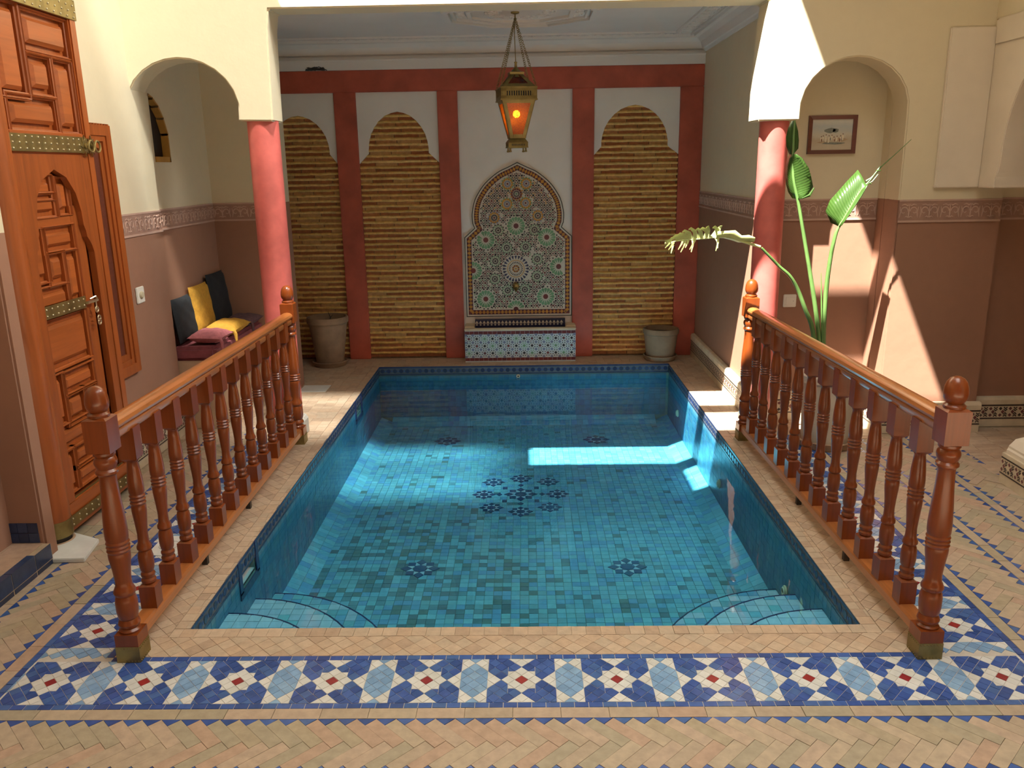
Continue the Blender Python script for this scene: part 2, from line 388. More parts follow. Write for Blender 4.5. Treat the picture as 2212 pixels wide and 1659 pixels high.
# ------------------------------------------------------------------ large structure
def build_walls():
    # inner facade: left arch, lintel opening, right niche arch
    def arch(cx, h, zs, zt, n=14, p=.86):
        pts = []
        for i in range(n + 1):
            a = PI * i / n; pts.append((cx - h * math.cos(a) * (1 + .05 * math.sin(a) * (1 - math.sin(a)) * 2), zs + (zt - zs) * math.sin(a) ** p))
        return pts
    poly = [(-2.75, TOP), (-2.75, 1.985), (-2.335, 1.985)] + arch(-2.0, .335, 1.99, 2.345)[1:-1] + [(-1.672, 1.99), (-1.467, 1.985), (-1.463, 2.2), (-1.455, 2.5), (-1.44, 2.603), (1.436, 2.603), (1.425, 2.5), (1.408, 2.2), (1.405, 1.938), (1.655, 1.938)]
    poly += arch(1.968, .313, 1.94, 2.285)[1:-1] + [(2.281, 1.9), (2.281, 0), (2.905, 0), (2.905, TOP)]
    mb = MB(); mb.prism(poly, YF, YK, 'xz')
    struct('wall_front', 'cream plaster facade with two arches and a wide flat opening over the pool, brown dado at right', 'wall', mb, M['wall'], 30, .008)
    # solid mass behind the right niche and the alcove right wall
    mb = MB(); mb.box(AX, 5.46, 0, 3.9, YB + .1, TOP); mb.box(2.281, YK, 0, 3.9, 5.46, 2.9); mb.box(2.905, 5.27, 0, 3.9, YK, 2.9)
    mb.box(AX, YK, 0, 1.66, 5.46, 2.9)
    struct('wall_right', 'wall of the alcove right side and the shallow niche, cream above and brown below', 'wall', mb, M['wall'])
    # left wall with door, ends at the nook
    mb = MB(); mb.box(-2.75, -1.2, 0, LX, YK, TOP)
    struct('wall_left', 'left courtyard wall, cream above a mauve brown dado', 'wall', mb, M['wall'], 0, .006)
    mb = MB(); mb.box(-2.75, YK, 0, NX, NY, 1.766); mb.box(-2.75, YK, 1.766, NX, 5.5, 2.9); mb.box(-2.75, 5.735, 1.766, NX, NY, 2.9)
    mb.prism([(5.5, 2.185), (5.56, 2.165), (5.63, 2.12), (5.69, 2.05), (5.735, 1.95), (5.735, 2.9), (5.5, 2.9)], -2.75, NX, 'yz')
    struct('wall_nook_side', 'side wall of the seating nook with a small pointed opening', 'wall', mb, M['wall'])
    mb = MB(); mb.box(NX, NY, 0, -1.80, NY + .14, 2.9)
    struct('wall_nook_end', 'end wall of the seating nook behind the red column', 'wall', mb, M['wall'])
    mb = MB(); mb.box(NX - .1, NY + .14, 0, -2.27, YB + .1, 2.9)
    struct('wall_alcove_left', 'left wall of the pool alcove', 'wall', mb, M['wall'])
    mb = MB(); mb.box(-2.75, YB + .02, 0, 3.9, YB + .16, TOP)
    struct('wall_back', 'back wall of the pool alcove behind the red frame', 'wall', mb, M['white'])
    # pier at the far left with its raised threshold
    mb = MB(); mb.box(-2.75, 3.40, 0, -2.15, 3.49, TOP)
    struct('wall_pier', 'dark brown pier end beside the large door', 'wall', mb, M['wall'], 0, .01)
    # right arcade: white plaster arch springing from a flat white pilaster
    def ap(cy, h, zs, zt, n=18): return [(cy + h * math.cos(PI * i / n), zs + (zt - zs) * math.sin(PI * i / n) ** .9) for i in range(n + 1)]
    prof = [(5.15, 2.47), (5.15, 1.535), (4.95, 1.535)] + [(4.95, 1.60)] + ap(4.60, .33, 1.66, 2.215)[0:] + [(4.25, 1.60), (4.25, 1.535), (3.9, 1.535), (3.9, 2.47)]
    mb = MB(); mb.prism(prof, 2.735, 3.02, 'yz')
    mb.box(2.475, 5.125, 1.535, 2.735, 5.15, 2.43)
    mb.box(2.725, 3.9, 2.33, 2.735, 5.12, 2.47)
    mb.box(2.722, 4.935, 1.535, 3.03, 5.11, 1.60)
    struct('wall_arcade', 'offwhite plaster arch and flat pilaster at the upper right', 'arch', mb, M['archwhite'], 30, .006)
    mb = MB(); mb.box(2.735, 3.4, 2.47, 3.02, 5.15, TOP); mb.box(2.735, -1.2, 2.2, 3.02, 3.9, TOP)
    struct('wall_arcade_upper', 'cream wall above the right arcade', 'wall', mb, M['wall'])
    mb = MB(); mb.box(2.74, 3.75, .26, 3.0, 4.30, 1.56); mb.prism([(2.60, 0), (2.60, .20), (2.64, .245), (2.74, .27), (3.0, .27), (3.0, 0)], 3.70, 4.27, 'xz')
    struct('wall_arcade_pillar', 'pale plaster pillar of the right arcade on a wide base', 'pillar', mb, M['archwhite'], 0, .012)
    mb = MB(); mb.box(3.9, -1.2, 0, 4.0, YB, TOP)
    struct('wall_gallery', 'outer wall of the shaded right gallery', 'wall', mb, M['wall'])
    # roofs: alcove ceiling, nook ceiling, gallery ceiling, unseen patio roof with slots for the sun
    mb = MB(); mb.box(-2.75, YK, 2.735, 1.66, YB + .05, 2.82)
    c = struct('ceiling', 'white plaster alcove ceiling with moulded cornice and medallion', 'ceiling', mb, M['ceil'])
    mb = MB(); mb.box(3.02, -1.2, 2.75, 3.9, 5.3, 2.83)
    struct('ceiling_gallery', 'ceiling of the right gallery', 'ceiling', mb, M['ceil'])
    mb = MB(); zt, zb = TOP + .08, TOP
    xs = [-3.2, -1.1, .81, 4.0]
    # slots shaped to place the sun bands: A (y 4.10..5.15) and B (y 3.31..3.85)
    mb.box(-3.2, -1.2, zb, 4.0, 3.31, zt); mb.box(.80, 3.31, zb, 4.0, 5.15, zt); mb.box(-3.2, 3.31, zb, -2.2, 5.15, zt)
    mb.box(-2.2, 3.31, zb, -1.05, 4.02, zt); mb.box(-1.05, 3.86, zb, .80, 4.02, zt); mb.box(-1.05, 3.31, zb, .80, 3.44, zt)
    mb.box(-3.2, 5.15, zb, 4.0, YB + .2, zt)
    struct('ceiling_sun_slots', 'unseen patio roof, openings cut to shape the sun patches', 'roof', mb, M['ceil'])
    return c
CEIL = build_walls()

def build_ceiling(parent):
    # cornice along back and right wall, carved band and medallion
    z = 2.735; mb = MB()
    prof = [(0, 0), (0, -.125), (.012, -.125), (.018, -.105), (.03, -.10), (.035, -.085), (.05, -.05), (.085, -.022), (.115, -.016), (.12, 0)]
    yb, xr, xl = YB - .02, AX, -2.27
    path = [((xl, yb, z), (1, -1, 0), (0, 0, 1)), ((xr, yb, z), (-1, -1, 0), (0, 0, 1)), ((xr, YK, z), (-1, 0, 0), (0, 0, 1))]
    mb.sweep(prof, path); mb.build('cornice', M['ceil'], parent, 25)
    mb = MB(); mb.box(xl, 7.44, 2.513, xr, YB + .02, 2.62); mb.box(xl, 7.425, 2.585, xr, YB, 2.60); mb.build('cornice_fascia', M['ceil'], parent, 0, bevel=.004)
    # flat carved band on the ceiling: borders and relief scrolls
    mb = MB()
    for a, b in ((.14, .155), (.27, .30)):
        mb.box(xl, yb - b, z - .012, xr - a, yb - a, z + .01); mb.box(xr - b, YK, z - .012, xr - a, yb - a, z + .01)
    mb.build('band_moulding', M['ceil'], parent, 0, bevel=.004)
    sm = scroll_mesh(.14, .10, .006)
    x = xr - .30
    def put(p, rz, s=1):
        o = link('scroll_relief', sm, parent, p); o.rotation_euler = (PI, 0, rz); o.scale = (s, s, s)
    while x > -1.6: put((x, yb - .2125, z - .002), 0); x -= .145
    y = yb - .36
    while y > 5.6: put((xr - .2125, y, z - .002), PI / 2); y -= .145
    # octagonal medallion
    cx, cy = .01, 6.22; mb = MB()
    def octa(r0, r1, d):
        vs = []
        for i in range(8):
            a = PI / 8 + i * PI / 4
            for r, zz in ((r0, z), (r0, z - d), (r1, z - d), (r1, z)): vs.append((cx + r * math.cos(a) * 1.12, cy + r * math.sin(a), zz))
        mb.add(vs, [(i * 4 + j, ((i + 1) % 8) * 4 + j, ((i + 1) % 8) * 4 + j + 1, i * 4 + j + 1) for i in range(8) for j in range(3)])
    octa(.52, .475, .03); octa(.46, .44, .018); octa(.36, .33, .018)
    mb.build('medallion_moulding', M['ceil'], parent, 0, bevel=.003)
    for k in range(20):
        a = 2 * PI * k / 20; o = link('scroll_relief', sm, parent, (cx + .42 * math.cos(a), cy + .40 * math.sin(a), z - .002)); o.rotation_euler = (PI, 0, a + PI / 2); o.scale = (.75, .7, 1)
    for k in range(10):
        a = 2 * PI * k / 10; o = link('scroll_relief', sm, parent, (cx + .2 * math.cos(a), cy + .2 * math.sin(a), z - .002)); o.rotation_euler = (PI, 0, a + PI / 2)

def scroll_mesh(w, h, r):
    """carved arabesque: two mirrored spirals, a central bud and edge leaves; lies in xy, proud along +z"""
    mb = MB()
    def t(pts, rad): mb.tube([(x, y, 0) for x, y in pts], rad, 5)
    for s in (-1, 1):
        pts = []
        for i in range(15):
            a = i / 14 * 3.6 * PI / 2; q = (.40 - .30 * i / 14)
            pts.append((s * (w * .27 - w * .55 * q * math.cos(a)), -h * .02 + h * .85 * q * math.sin(a)))
        t(pts, [r * (1 - .4 * i / 14) for i in range(15)])
        t([(s * w * .02, -h * .45), (s * w * .12, -h * .38), (s * w * .20, -h * .44)], [r, r * .9, r * .4])
        t([(s * w * .04, h * .44), (s * w * .10, h * .36), (s * w * .24, h * .46), (s * w * .40, h * .40)], [r, r, r * .8, r * .4])
        t([(s * w * .48, -h * .46), (s * w * .43, -h * .1), (s * w * .48, h * .3)], [r * .5, r, r * .5])
    t([(0, -h * .48), (0, -h * .2), (0, h * .1), (0, h * .48)], [r * .5, r * 1.4, r * .8, r * .4])
    return mb.mesh('scroll_relief', M['ceil'], True)
build_ceiling(CEIL)

# ------------------------------------------------------------------ carved dado friezes and tiled baseboards
M['frieze_l'] = pm('carved_frieze_ground', (.34, .20, .15, 1), .7, .1, 12)
M['frieze_r'] = pm('carved_frieze_relief', (.50, .33, .26, 1), .65, .08, 12)
SCROLL = scroll_mesh(.125, .085, .0048)
def frieze(n, label, p0, u, length, nrm, count):
    """p0: lower start corner on the wall, u: run direction, nrm: wall normal"""
    u, nv, up = Vector(u), Vector(nrm), Vector((0, 0, 1)); p0 = Vector(p0); mb = MB()
    def bar(z0, z1, d, m):
        a = p0 + up * z0; b = p0 + u * length + up * z1
        vs = [a, a + u * length, b, a + up * (z1 - z0)]; vs += [v + nv * d for v in vs]
        mb.add(vs, [(0, 1, 2, 3), (7, 6, 5, 4), (0, 4, 5, 1), (1, 5, 6, 2), (2, 6, 7, 3), (3, 7, 4, 0)], m)
    bar(0, .125, .003, 0); bar(-.006, .006, .008, 1); bar(.119, .129, .006, 1)
    o = tag(mb.build('trim_%d' % n, [M['frieze_l'], M['frieze_r']], None), label, 'frieze', None, 'structure')
    me = SCROLL.copy(); me.materials.clear(); me.materials.append(M['frieze_r'])
    for k in range(count):
        q = p0 + u * (length * (k + .5) / count) + up * .062 + nv * .004
        s = link('scroll_relief', me, o, q); Mx = Matrix((u, up, nv)).transposed(); s.rotation_euler = Mx.to_euler(); s.scale = (length / count / .135, 1, .8)
frieze(1, 'carved frieze on the left wall between the wood frame and the nook', (LX, 4.72, 1.34), (0, 1, 0), .635, (1, 0, 0), 5)
frieze(2, 'carved frieze on the wall right of the niche', (2.285, YF, 1.34), (1, 0, 0), .615, (0, -1, 0), 5)
frieze(3, 'carved frieze along the alcove right wall', (AX, YB - .03, 1.34), (0, -1, 0), 2.0, (-1, 0, 0), 16)
frieze(4, 'carved frieze inside the niche behind the plant', (1.66, 5.46, 1.34), (1, 0, 0), .62, (0, -1, 0), 5)
frieze(5, 'carved frieze on the nook side wall', (NX, YK + .01, 1.34), (0, 1, 0), NY - YK - .01, (1, 0, 0), 8)
frieze(6, 'carved frieze on the nook end wall', (NX, NY, 1.34), (1, 0, 0), .55, (0, -1, 0), 4)
frieze(7, 'carved frieze in the shaded gallery behind the white arch', (2.91, 5.27, 1.34), (1, 0, 0), .9, (0, -1, 0), 7)
M['base'] = pm('cream_base_stone', (.62, .53, .38, 1), .6, .12, 12, .1)
M['basepat'] = pm('base_pattern_dark', (.035, .022, .02, 1), .4, .2, 20)
M['basered'] = pm('base_pattern_maroon', (.16, .05, .05, 1), .4, .2, 20)
def baseboard(side, label, p0, u, length, nrm, cap=True, h=.20, z0=.052):
    u, nv, up = Vector(u), Vector(nrm), Vector((0, 0, 1)); p0 = Vector(p0)
    hh = .095; pts = [(0, 0), (.03, 0), (.03, z0), (.03, z0 + hh), (.034, z0 + hh + .004), (.034, h - .02), (.026, h - .004), (.012, h), (0, h)] if cap else [(0, 0), (.014, 0), (.014, z0 + hh + .02), (0, z0 + hh + .02)]
    mb = MB(); mb.sweep(pts, [(p0, nv, up), (p0 + u * length, nv, up)])
    o = tag(mb.build('baseboard_' + side, M['base'], None), label, 'baseboard', None, 'structure')
    off = .0302 if cap else .0142; mb = MB(); w = .06; k = int(length / w)
    def q(a, z): return p0 + u * a + up * (z0 + z) + nv * (off + .0015)
    def pol(pts, m): mb.add([q(a, z) for a, z in pts], [tuple(range(len(pts)))], m)
    def strip(z, t): pol([(0, z), (length, z), (length, z + t), (0, z + t)], 0)
    strip(0, .008); strip(hh - .008, .008)
    for i in range(k):
        c = (i + .5) * length / k; h2 = hh / 2
        pol([(c - .012, h2), (c, h2 - .014), (c + .012, h2), (c, h2 + .014)], 1)
        for s in (-1, 1):
            pol([(c - .028, h2 + s * .022), (c - .016, h2 + s * .010), (c - .004, h2 + s * .022), (c - .016, h2 + s * .034)], 1 if (i + s) % 4 else 0)
            pol([(c + .002, h2 + s * .030), (c + .016, h2 + s * .016), (c + .030, h2 + s * .030), (c + .024, h2 + s * .034), (c + .016, h2 + s * .025), (c + .008, h2 + s * .034)], 0)
            pol([(c + .002, h2 + s * .016), (c + .016, h2 + s * .002), (c + .030, h2 + s * .016), (c + .024, h2 + s * .02), (c + .016, h2 + s * .011), (c + .008, h2 + s * .02)], 0)
    mb.build('pattern_tiles', [M['basepat'], M['basered']], o, recalc=False)['kind'] = 'stuff'
baseboard('alcove_right', 'cream baseboard with dark diamond tile strip along the alcove right wall', (AX, YB, 0), (0, -1, 0), 2.05, (-1, 0, 0), True, .205)
baseboard('left', 'cream baseboard with dark tile strip below the left wall', (LX, 4.05, 0), (0, 1, 0), 1.31, (1, 0, 0))
baseboard('front', 'cream baseboard with dark tile strip below the wall right of the niche', (2.281, YF, 0), (1, 0, 0), .64, (0, -1, 0))
baseboard('niche', 'cream baseboard with dark tile strip inside the niche behind the plant pot', (1.66, 5.46, 0), (1, 0, 0), .60, (0, -1, 0))
baseboard('niche_jamb', 'short baseboard on the niche jamb', (2.281, 5.46, 0), (0, -1, 0), .31, (-1, 0, 0))
baseboard('gallery', 'baseboard of the shaded gallery behind the white arch', (2.91, 5.27, 0), (1, 0, 0), .95, (0, -1, 0))
baseboard('pillar', 'tile strip around the base of the pale arcade pillar', (2.60, 4.27, 0), (0, -1, 0), .57, (-1, 0, 0), False)
baseboard('pillar_end', 'tile strip on the far end of the pillar base', (3.0, 4.27, 0), (-1, 0, 0), .40, (0, 1, 0), False)

# ------------------------------------------------------------------ floor
def build_floor():
    mb = MB()
    for x0, y0, x1, y1 in ((-2.75, -1.2, 4.0, PF), (-2.75, PF, PL, YB + .1), (PR, PF, 4.0, YB + .1), (PL, PB, PR, YB + .1)):
        mb.box(x0, y0, -.03, x1, y1, -.004)
    mb.box(-2.75, -1.2, -.80, 4.0, YB + .1, -.66)
    return struct('floor', 'courtyard floor paved with sand coloured bricks and zellige', 'floor', mb, M['grout'])
FLOOR = build_floor()
FP = plane((0, 0, 0), (1, 0, 0), (0, 1, 0))
BW = .0445; BL = .151; BH = (2 * BL + BW) / S2; BU = BW * S2
def herring(n, u0=0):
    """one zigzag strip along u, height BH along v: bricks, lower and upper triangles"""
    br, tr = [], []
    def q(a, b): return (u0 + (a + b) / S2, (a - b) / S2 + BL / S2)
    for i in range(n):
        o = i * BW
        br.append([q(o, o - BL), q(o + BW, o - BL), q(o + BW, o), q(o, o)])
        br.append([q(o + BW - BL, o), q(o + BW, o), q(o + BW, o + BW), q(o + BW - BL, o + BW)])
        X = u0 + (2 * o + BW - BL) / S2; tr.append([(X, BH), (X + BU / 2, BH - BU / 2), (X + BU, BH)])
        X = u0 + (2 * o + 2 * BW - BL) / S2; tr.append([(X, 0), (X + BU, 0), (X + BU / 2, BU / 2)])
    return br, tr
def band(n, label, O, u, v, units, rows=1, teeth=True, edge=None, clipv=None):
    pl = plane(O, u, v); o = bpy.data.objects.new('trim_%d' % n, None); COL.objects.link(o); tag(o, label, 'paving', None, 'structure')
    br, tr = [], []
    for r in range(rows):
        b, t = herring(units); s = r * BH
        br += [[(x, y + s) for x, y in q] for q in b]; tr += [[(x, y + s) for x, y in q] for q in t]
    if edge:
        L = units * BU
        for v0, v1 in edge:
            x = -.05
            while x < L: br.append(rect(x, v0, min(x + .155, L), v1)); x += .155
    if clipv:
        br = [c for c in (cliprect(q, *clipv) for q in br) if len(c) > 2]; tr = [c for c in (cliprect(q, *clipv) for q in tr) if len(c) > 2]
    lay(o, [(q, M['brick']) for q in br], pl, 'brick', 300, tilt=.006)
    lay(o, [(q, M['blue']) for q in tr], pl, 'triangle_tile', 300, tilt=.006)
    return o
band(11, 'herringbone brick strip with blue teeth across the foreground', (-2.0, MT, 0), (1, 0, 0), (0, -1, 0), 62, edge=[(-.053, -.001), (BH + .001, BH + .06), (BH + .06, BH + .14), (BH + .14, BH + .28)])
band(12, 'herringbone brick strip with blue teeth along the left mosaic band', (MLX - .054, 2.30, 0), (0, 1, 0), (-1, 0, 0), 50, edge=[(-.053, -.001), (BH + .001, BH + .06), (BH + .06, BH + .13)])
band(13, 'herringbone brick strip with blue teeth along the right mosaic band', (MRX + .048, 2.30, 0), (0, 1, 0), (1, 0, 0), 46, edge=[(-.047, -.001), (BH + .001, BH + .05)])
band(14, 'wider herringbone brick strip further right', (MRX + .048 + BH + .05, 2.30, 0), (0, 1, 0), (1, 0, 0), 44, rows=1, edge=[(BH + .001, BH + .05)])
band(15, 'herringbone strip at the foot of the right arcade', (MRX + .048 + 2 * BH + .10, 4.30, 0), (0, 1, 0), (1, 0, 0), 14, rows=1)
band(16, 'herringbone strip beside the pillar base', (MRX + .048 + 2 * BH + .10, 2.30, 0), (0, 1, 0), (1, 0, 0), 31, rows=1, clipv=(0, 0, 2.0, .46))

# geometric mosaic band of blue, pale blue, ivory and dark red tiles
def mosaic_cells(k0, k1, uu, uv, clipr=None):
    out = []
    def colour(A, B):
        A = abs((A + 7) % 14 - 7); B = abs(B)
        if A > 5:
            if B < A - 3: return 'sky'
            return 'sky' if B > 11 - A else 'ivory'
        if B < A - 3: return 'ivory'
        if A + B < 1: return 'darkred'
        if (A < 2 and B < 2) or A + B < 3: return 'ivory'
        return 'ivory' if B > 3 + A else 'blue'
    for a in range(k0, k1 + 1):
        for b in range(-5, 6):
            if (a + b) % 2: continue
            ps = [[(a - 1, b), (a, b - 1), (a + 1, b), (a, b + 1)]]
            ps = [clip(clip(p, 0, 1, 5), 0, -1, 5) for p in ps]
            am = (a + 7) % 14 - 7
            def split(ps, A, B, c):
                r = []
                for p in ps:
                    for q in (clip(p, A, B, c), clip(p, -A, -B, -c)):
                        if len(q) > 2: r.append(q)
                return r
            if abs(am) == 5: ps = split(ps, 1, 0, a)
            if abs(am) == 2 and abs(b) == 2:
                ps = split(ps, 1, 0, a); r = []
                for p in ps:
                    cx = sum(q[0] for q in p) / len(p) - a
                    r += split([p], 0, 1, b) if cx * am < 0 else [p]
                ps = r
            for p in ps:
                cx = sum(q[0] for q in p) / len(p); cy = sum(q[1] for q in p) / len(p)
                q = [(x * uu, y * uv) for x, y in p]
                if clipr: q = cliprect(q, *clipr)
                if len(q) > 2: out.append((q, M[colour(cx, cy)]))
    return out
def border_row(u0, u1, v0, v1, step=.0465):
    out = []; x = u0
    while x < u1 - .004:
        out.append((rect(x, v0, min(x + step, u1), v1), M['blue'])); x += step
    return out
def mosaic_band(n, label, O, u, v, k0, k1, uu, clipr, rows):
    o = bpy.data.objects.new('trim_%d' % n, None); COL.objects.link(o); tag(o, label, 'mosaic', None, 'structure')
    pl = plane(O, u, v); c = mosaic_cells(k0, k1, uu, .0247, clipr)
    for r in rows: c += border_row(*r)
    lay(o, c, pl, 'tile', 300, tilt=.014, gap=.0009)
    g = MB(); Ov, Uv, Vv, N = pl; a, b, c2, d = clipr[0] - .03, -.150, clipr[2] + .03, .150
    vs = [Ov + Uv * x + Vv * y + N * z for z in (-.006, -.0016 if n == 21 else -.0024) for x, y in ((clipr[0], b), (clipr[2], b), (clipr[2], d), (clipr[0], d))]
    g.add(vs, [(0, 1, 2, 3), (4, 5, 6, 7), (0, 1, 5, 4), (1, 2, 6, 5), (2, 3, 7, 6), (3, 0, 4, 7)]); g.build('grout_bed', M['bluegrout'], o)
    return o
UF = .326 / 14
cxl, cxr, cyf = -1.637, 1.626, (MI + MO) / 2
# front band: u along x from the left corner star
mosaic_band(21, 'blue and ivory star mosaic band across the front of the pool', (cxl, cyf, 0), (1, 0, 0), (0, 1, 0), -7, 147, UF, (-.1240, -.1235, cxr - cxl + .1240, .1235),
            [(-.150, cxr - cxl + .150, -.150, -.1245), (.150, cxr - cxl - .150, .1245, .150)])
US = .33 / 14
mosaic_band(22, 'blue and ivory star mosaic band under the left railing', (cxl, cyf, 0), (0, 1, 0), (-1, 0, 0), 7, 112, US, (.1242, -.1235, 2.62, .1235),
            [(-.150, 2.62, .1245, .150), (.150, 2.62, -.150, -.1245)])
mosaic_band(23, 'blue and ivory star mosaic band under the right railing', (cxr, cyf, 0), (0, 1, 0), (-1, 0, 0), 7, 112, US, (.1242, -.1235, 2.62, .1235),
            [(.150, 2.62, .1245, .150), (-.150, 2.62, -.150, -.1245)])
# coping of small sand coloured tiles: straight edge row, then diamonds
def diamonds(u0, v0, u1, v1, d=.0735):
    out = []; h = d / 2; i0, i1 = int(u0 / h) - 1, int(u1 / h) + 2; j0, j1 = int(v0 / h) - 1, int(v1 / h) + 2
    for i in range(i0, i1):
        for j in range(j0, j1):
            if (i + j) % 2: continue
            c = cliprect([(i * h - h, j * h), (i * h, j * h - h), (i * h + h, j * h), (i * h, j * h + h)], u0, v0, u1, v1)
            if len(c) > 2: out.append((c, M['coping']))
    return out
def squares(u0, v0, u1, v1, su, sv):
    out = []; v = v0
    while v < v1 - .01:
        u = u0 + U(-.02, 0)
        while u < u1 - .005:
            out.append((rect(max(u, u0), v, min(u + su, u1), min(v + sv, v1)), M['coping'])); u += su
        v += sv
    return out
def coping(n, label, tiles):
    o = bpy.data.objects.new('trim_%d' % n, None); COL.objects.link(o); tag(o, label, 'coping', None, 'structure'); lay(o, tiles, FP, 'tile', 300, tilt=.012); return o
coping(31, 'sand coloured tile coping along the front edge of the pool', squares(PL - .06, PF - .06, PR + .06, PF - .001, .055, .059) + diamonds(-1.487, MI, 1.476, PF - .061))
coping(32, 'sand coloured tile coping along the left edge of the pool', squares(PL - .06, PF, PL, PB + .06, .059, .055) + diamonds(-1.487, PF - .061, PL - .061, 5.14))
coping(33, 'sand coloured tile coping along the right edge of the pool', squares(PR, PF, PR + .06, PB + .06, .059, .055) + diamonds(PR + .061, PF - .061, 1.476, 5.14))
coping(34, 'sand coloured tiles between the pool and the back wall', squares(PL - .06, PB, PR + .06, PB + .058, .055, .058) + squares(-2.27, PB + .06, AX - .03, YB - .03, .075, .075))
coping(35, 'sand coloured tile floor between the pool and the left alcove wall', squares(-2.3, 5.15, PL - .061, PB + .06, .075, .075))
coping(36, 'sand coloured tile floor between the pool and the right alcove wall', squares(PR + .061, 5.15, AX - .03, PB + .06, .075, .075))
coping(37, 'brick coloured floor of the niche and gallery', squares(1.7, 5.02, 2.28, 5.43, .15, .05) + squares(2.62, 4.33, 3.85, 5.2, .15, .05))

# ------------------------------------------------------------------ pool
WZ, PZ = -.108, -.52
POOLC = [(.13, .38, .52, 1), (.15, .42, .57, 1), (.12, .34, .55, 1), (.16, .44, .54, 1), (.14, .36, .46, 1), (.18, .47, .60, 1), (.11, .31, .53, 1), (.15, .39, .49, 1)]
M['pooltile'] = tilem('turquoise_zellige', POOLC, .3, .1, .1)
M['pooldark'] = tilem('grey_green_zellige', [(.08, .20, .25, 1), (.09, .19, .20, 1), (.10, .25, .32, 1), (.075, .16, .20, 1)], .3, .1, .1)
M['poolpale'] = tilem('pale_step_zellige', [(.36, .53, .66, 1), (.32, .48, .63, 1), (.40, .55, .66, 1)], .3, .1, .1)
M['poolgrout'] = pm('pool_grout', (.16, .28, .26, 1), .9, .1, 20)
M['poolwall'] = tilem('pool_wall_zellige', [(.05, .17, .27, 1), (.06, .20, .30, 1), (.045, .15, .26, 1), (.07, .19, .25, 1)], .3, .15, .2)
M['scale'] = pm('lime_scale', (.085, .105, .13, 1), .6, .25, 12)
def build_pool():
    t = thing('swimming_pool', 'small rectangular tiled plunge pool with turquoise floor and dark blue stars', 'pool', (0, 4.98, 0))
    Mi = Matrix.Translation((0, -4.98, 0))
    def part(n, mb, mats, **k):
        o = mb.build(n, mats, t, **k); o.matrix_parent_inverse = Mi; return o
    def sub(n):
        o = bpy.data.objects.new(n, None); COL.objects.link(o); o.parent = t; o.matrix_parent_inverse = Mi; return o
    # shell
    mb = MB(); mb.box(PL - .05, PF - .05, PZ - .08, PR + .05, PB + .05, PZ - .006); part('pool_floor', mb, M['poolgrout'])
    for n, b in (('pool_wall', (PL - .06, PF - .06, PZ - .01, PL - .005, PB + .06, -.145)), ('pool_wall', (PL - .06, PF - .06, -.146, PL - .005, 3.40, -.008)), ('pool_wall', (PL - .06, 3.60, -.146, PL - .005, 6.06, -.008)), ('pool_wall', (PL - .06, 6.26, -.146, PL - .005, PB + .06, -.008)), ('pool_wall', (PR + .005, PF - .06, PZ - .01, PR + .06, PB + .06, -.008)), ('pool_wall', (PL - .005, PF - .06, PZ - .01, PR + .005, PF - .005, -.008)), ('pool_wall', (PL - .005, PB + .005, PZ - .01, PR + .005, PB + .06, -.008))):
        mb = MB(); mb.box(*b); part(n, mb, M['poolgrout'])
    # floor tiles; a darker patchwork at the front left
    f = sub('floor_tiling'); s = .0470; tiles = []; x = PL + .11
    fx0, fx1, fy0, fy1 = PL + .115, PR - .115, PF, PB - .12
    nx = int((fx1 - fx0) / s); ny = int((fy1 - fy0) / s); sx = (fx1 - fx0) / nx; sy = (fy1 - fy0) / ny
    for j in range(ny):
        for i in range(nx):
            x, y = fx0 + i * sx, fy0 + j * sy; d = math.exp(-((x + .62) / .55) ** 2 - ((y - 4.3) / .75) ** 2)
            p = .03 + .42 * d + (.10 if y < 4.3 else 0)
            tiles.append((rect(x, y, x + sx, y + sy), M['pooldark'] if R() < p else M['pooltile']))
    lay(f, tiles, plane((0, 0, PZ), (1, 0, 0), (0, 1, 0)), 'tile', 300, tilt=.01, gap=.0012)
    # sloped cove strips along left, right and back foot of the walls
    c = sub('cove_tiling'); tl = []
    for side, sg in ((PL, 1), (PR, -1)):
        ct = []; k = int((PB - PF) / .05)
        for i in range(k): 
            for a, b in ((0, .065), (.065, .13)): ct.append((rect(PF + i * .05, a, PF + (i + 1) * .05, b), M['pooltile']))
        lay(c, ct, plane((side, 0, PZ + .055), (0, 1, 0), (sg, 0, -.47)) if sg < 0 else plane((side, 0, PZ + .055), (0, 1, 0), (1, 0, -.47)), 'cove_tile', 0, tilt=.01)
    ct = [(rect(PL + .1 + i * .05, a, PL + .15 + i * .05, b), M['pooltile']) for i in range(int((PR - PL - .2) / .05)) for a, b in ((0, .065), (.065, .13))]
    lay(c, ct, plane((0, PB, PZ + .055), (1, 0, 0), (0, -1, -.47)), 'cove_tile', 0)
    # wall tiles below the border
    for O, u, v, L in (((PL, PF, -.085), (0, 1, 0), (0, 0, -1), PB - PF), ((PR, PF, -.085), (0, 1, 0), (0, 0, -1), PB - PF), ((PL, PB, -.085), (1, 0, 0), (0, 0, -1), PR - PL)):
        w = sub('wall_tiling'); ct = []
        for i in range(int(L / .048)):
            for j in range(8):
                if O[0] == PL and u[1] == 1 and j <= 1 and (3.36 < PF + i * .048 < 3.63 or 6.02 < PF + i * .048 < 6.30): continue
                ct.append((rect(i * .048, j * .048, (i + 1) * .048, (j + 1) * .048), M['poolwall']))
        lay(w, ct, plane(O, u, v), 'tile', 0 if u[1] == 1 else 150, th=.004, jit=.0006)
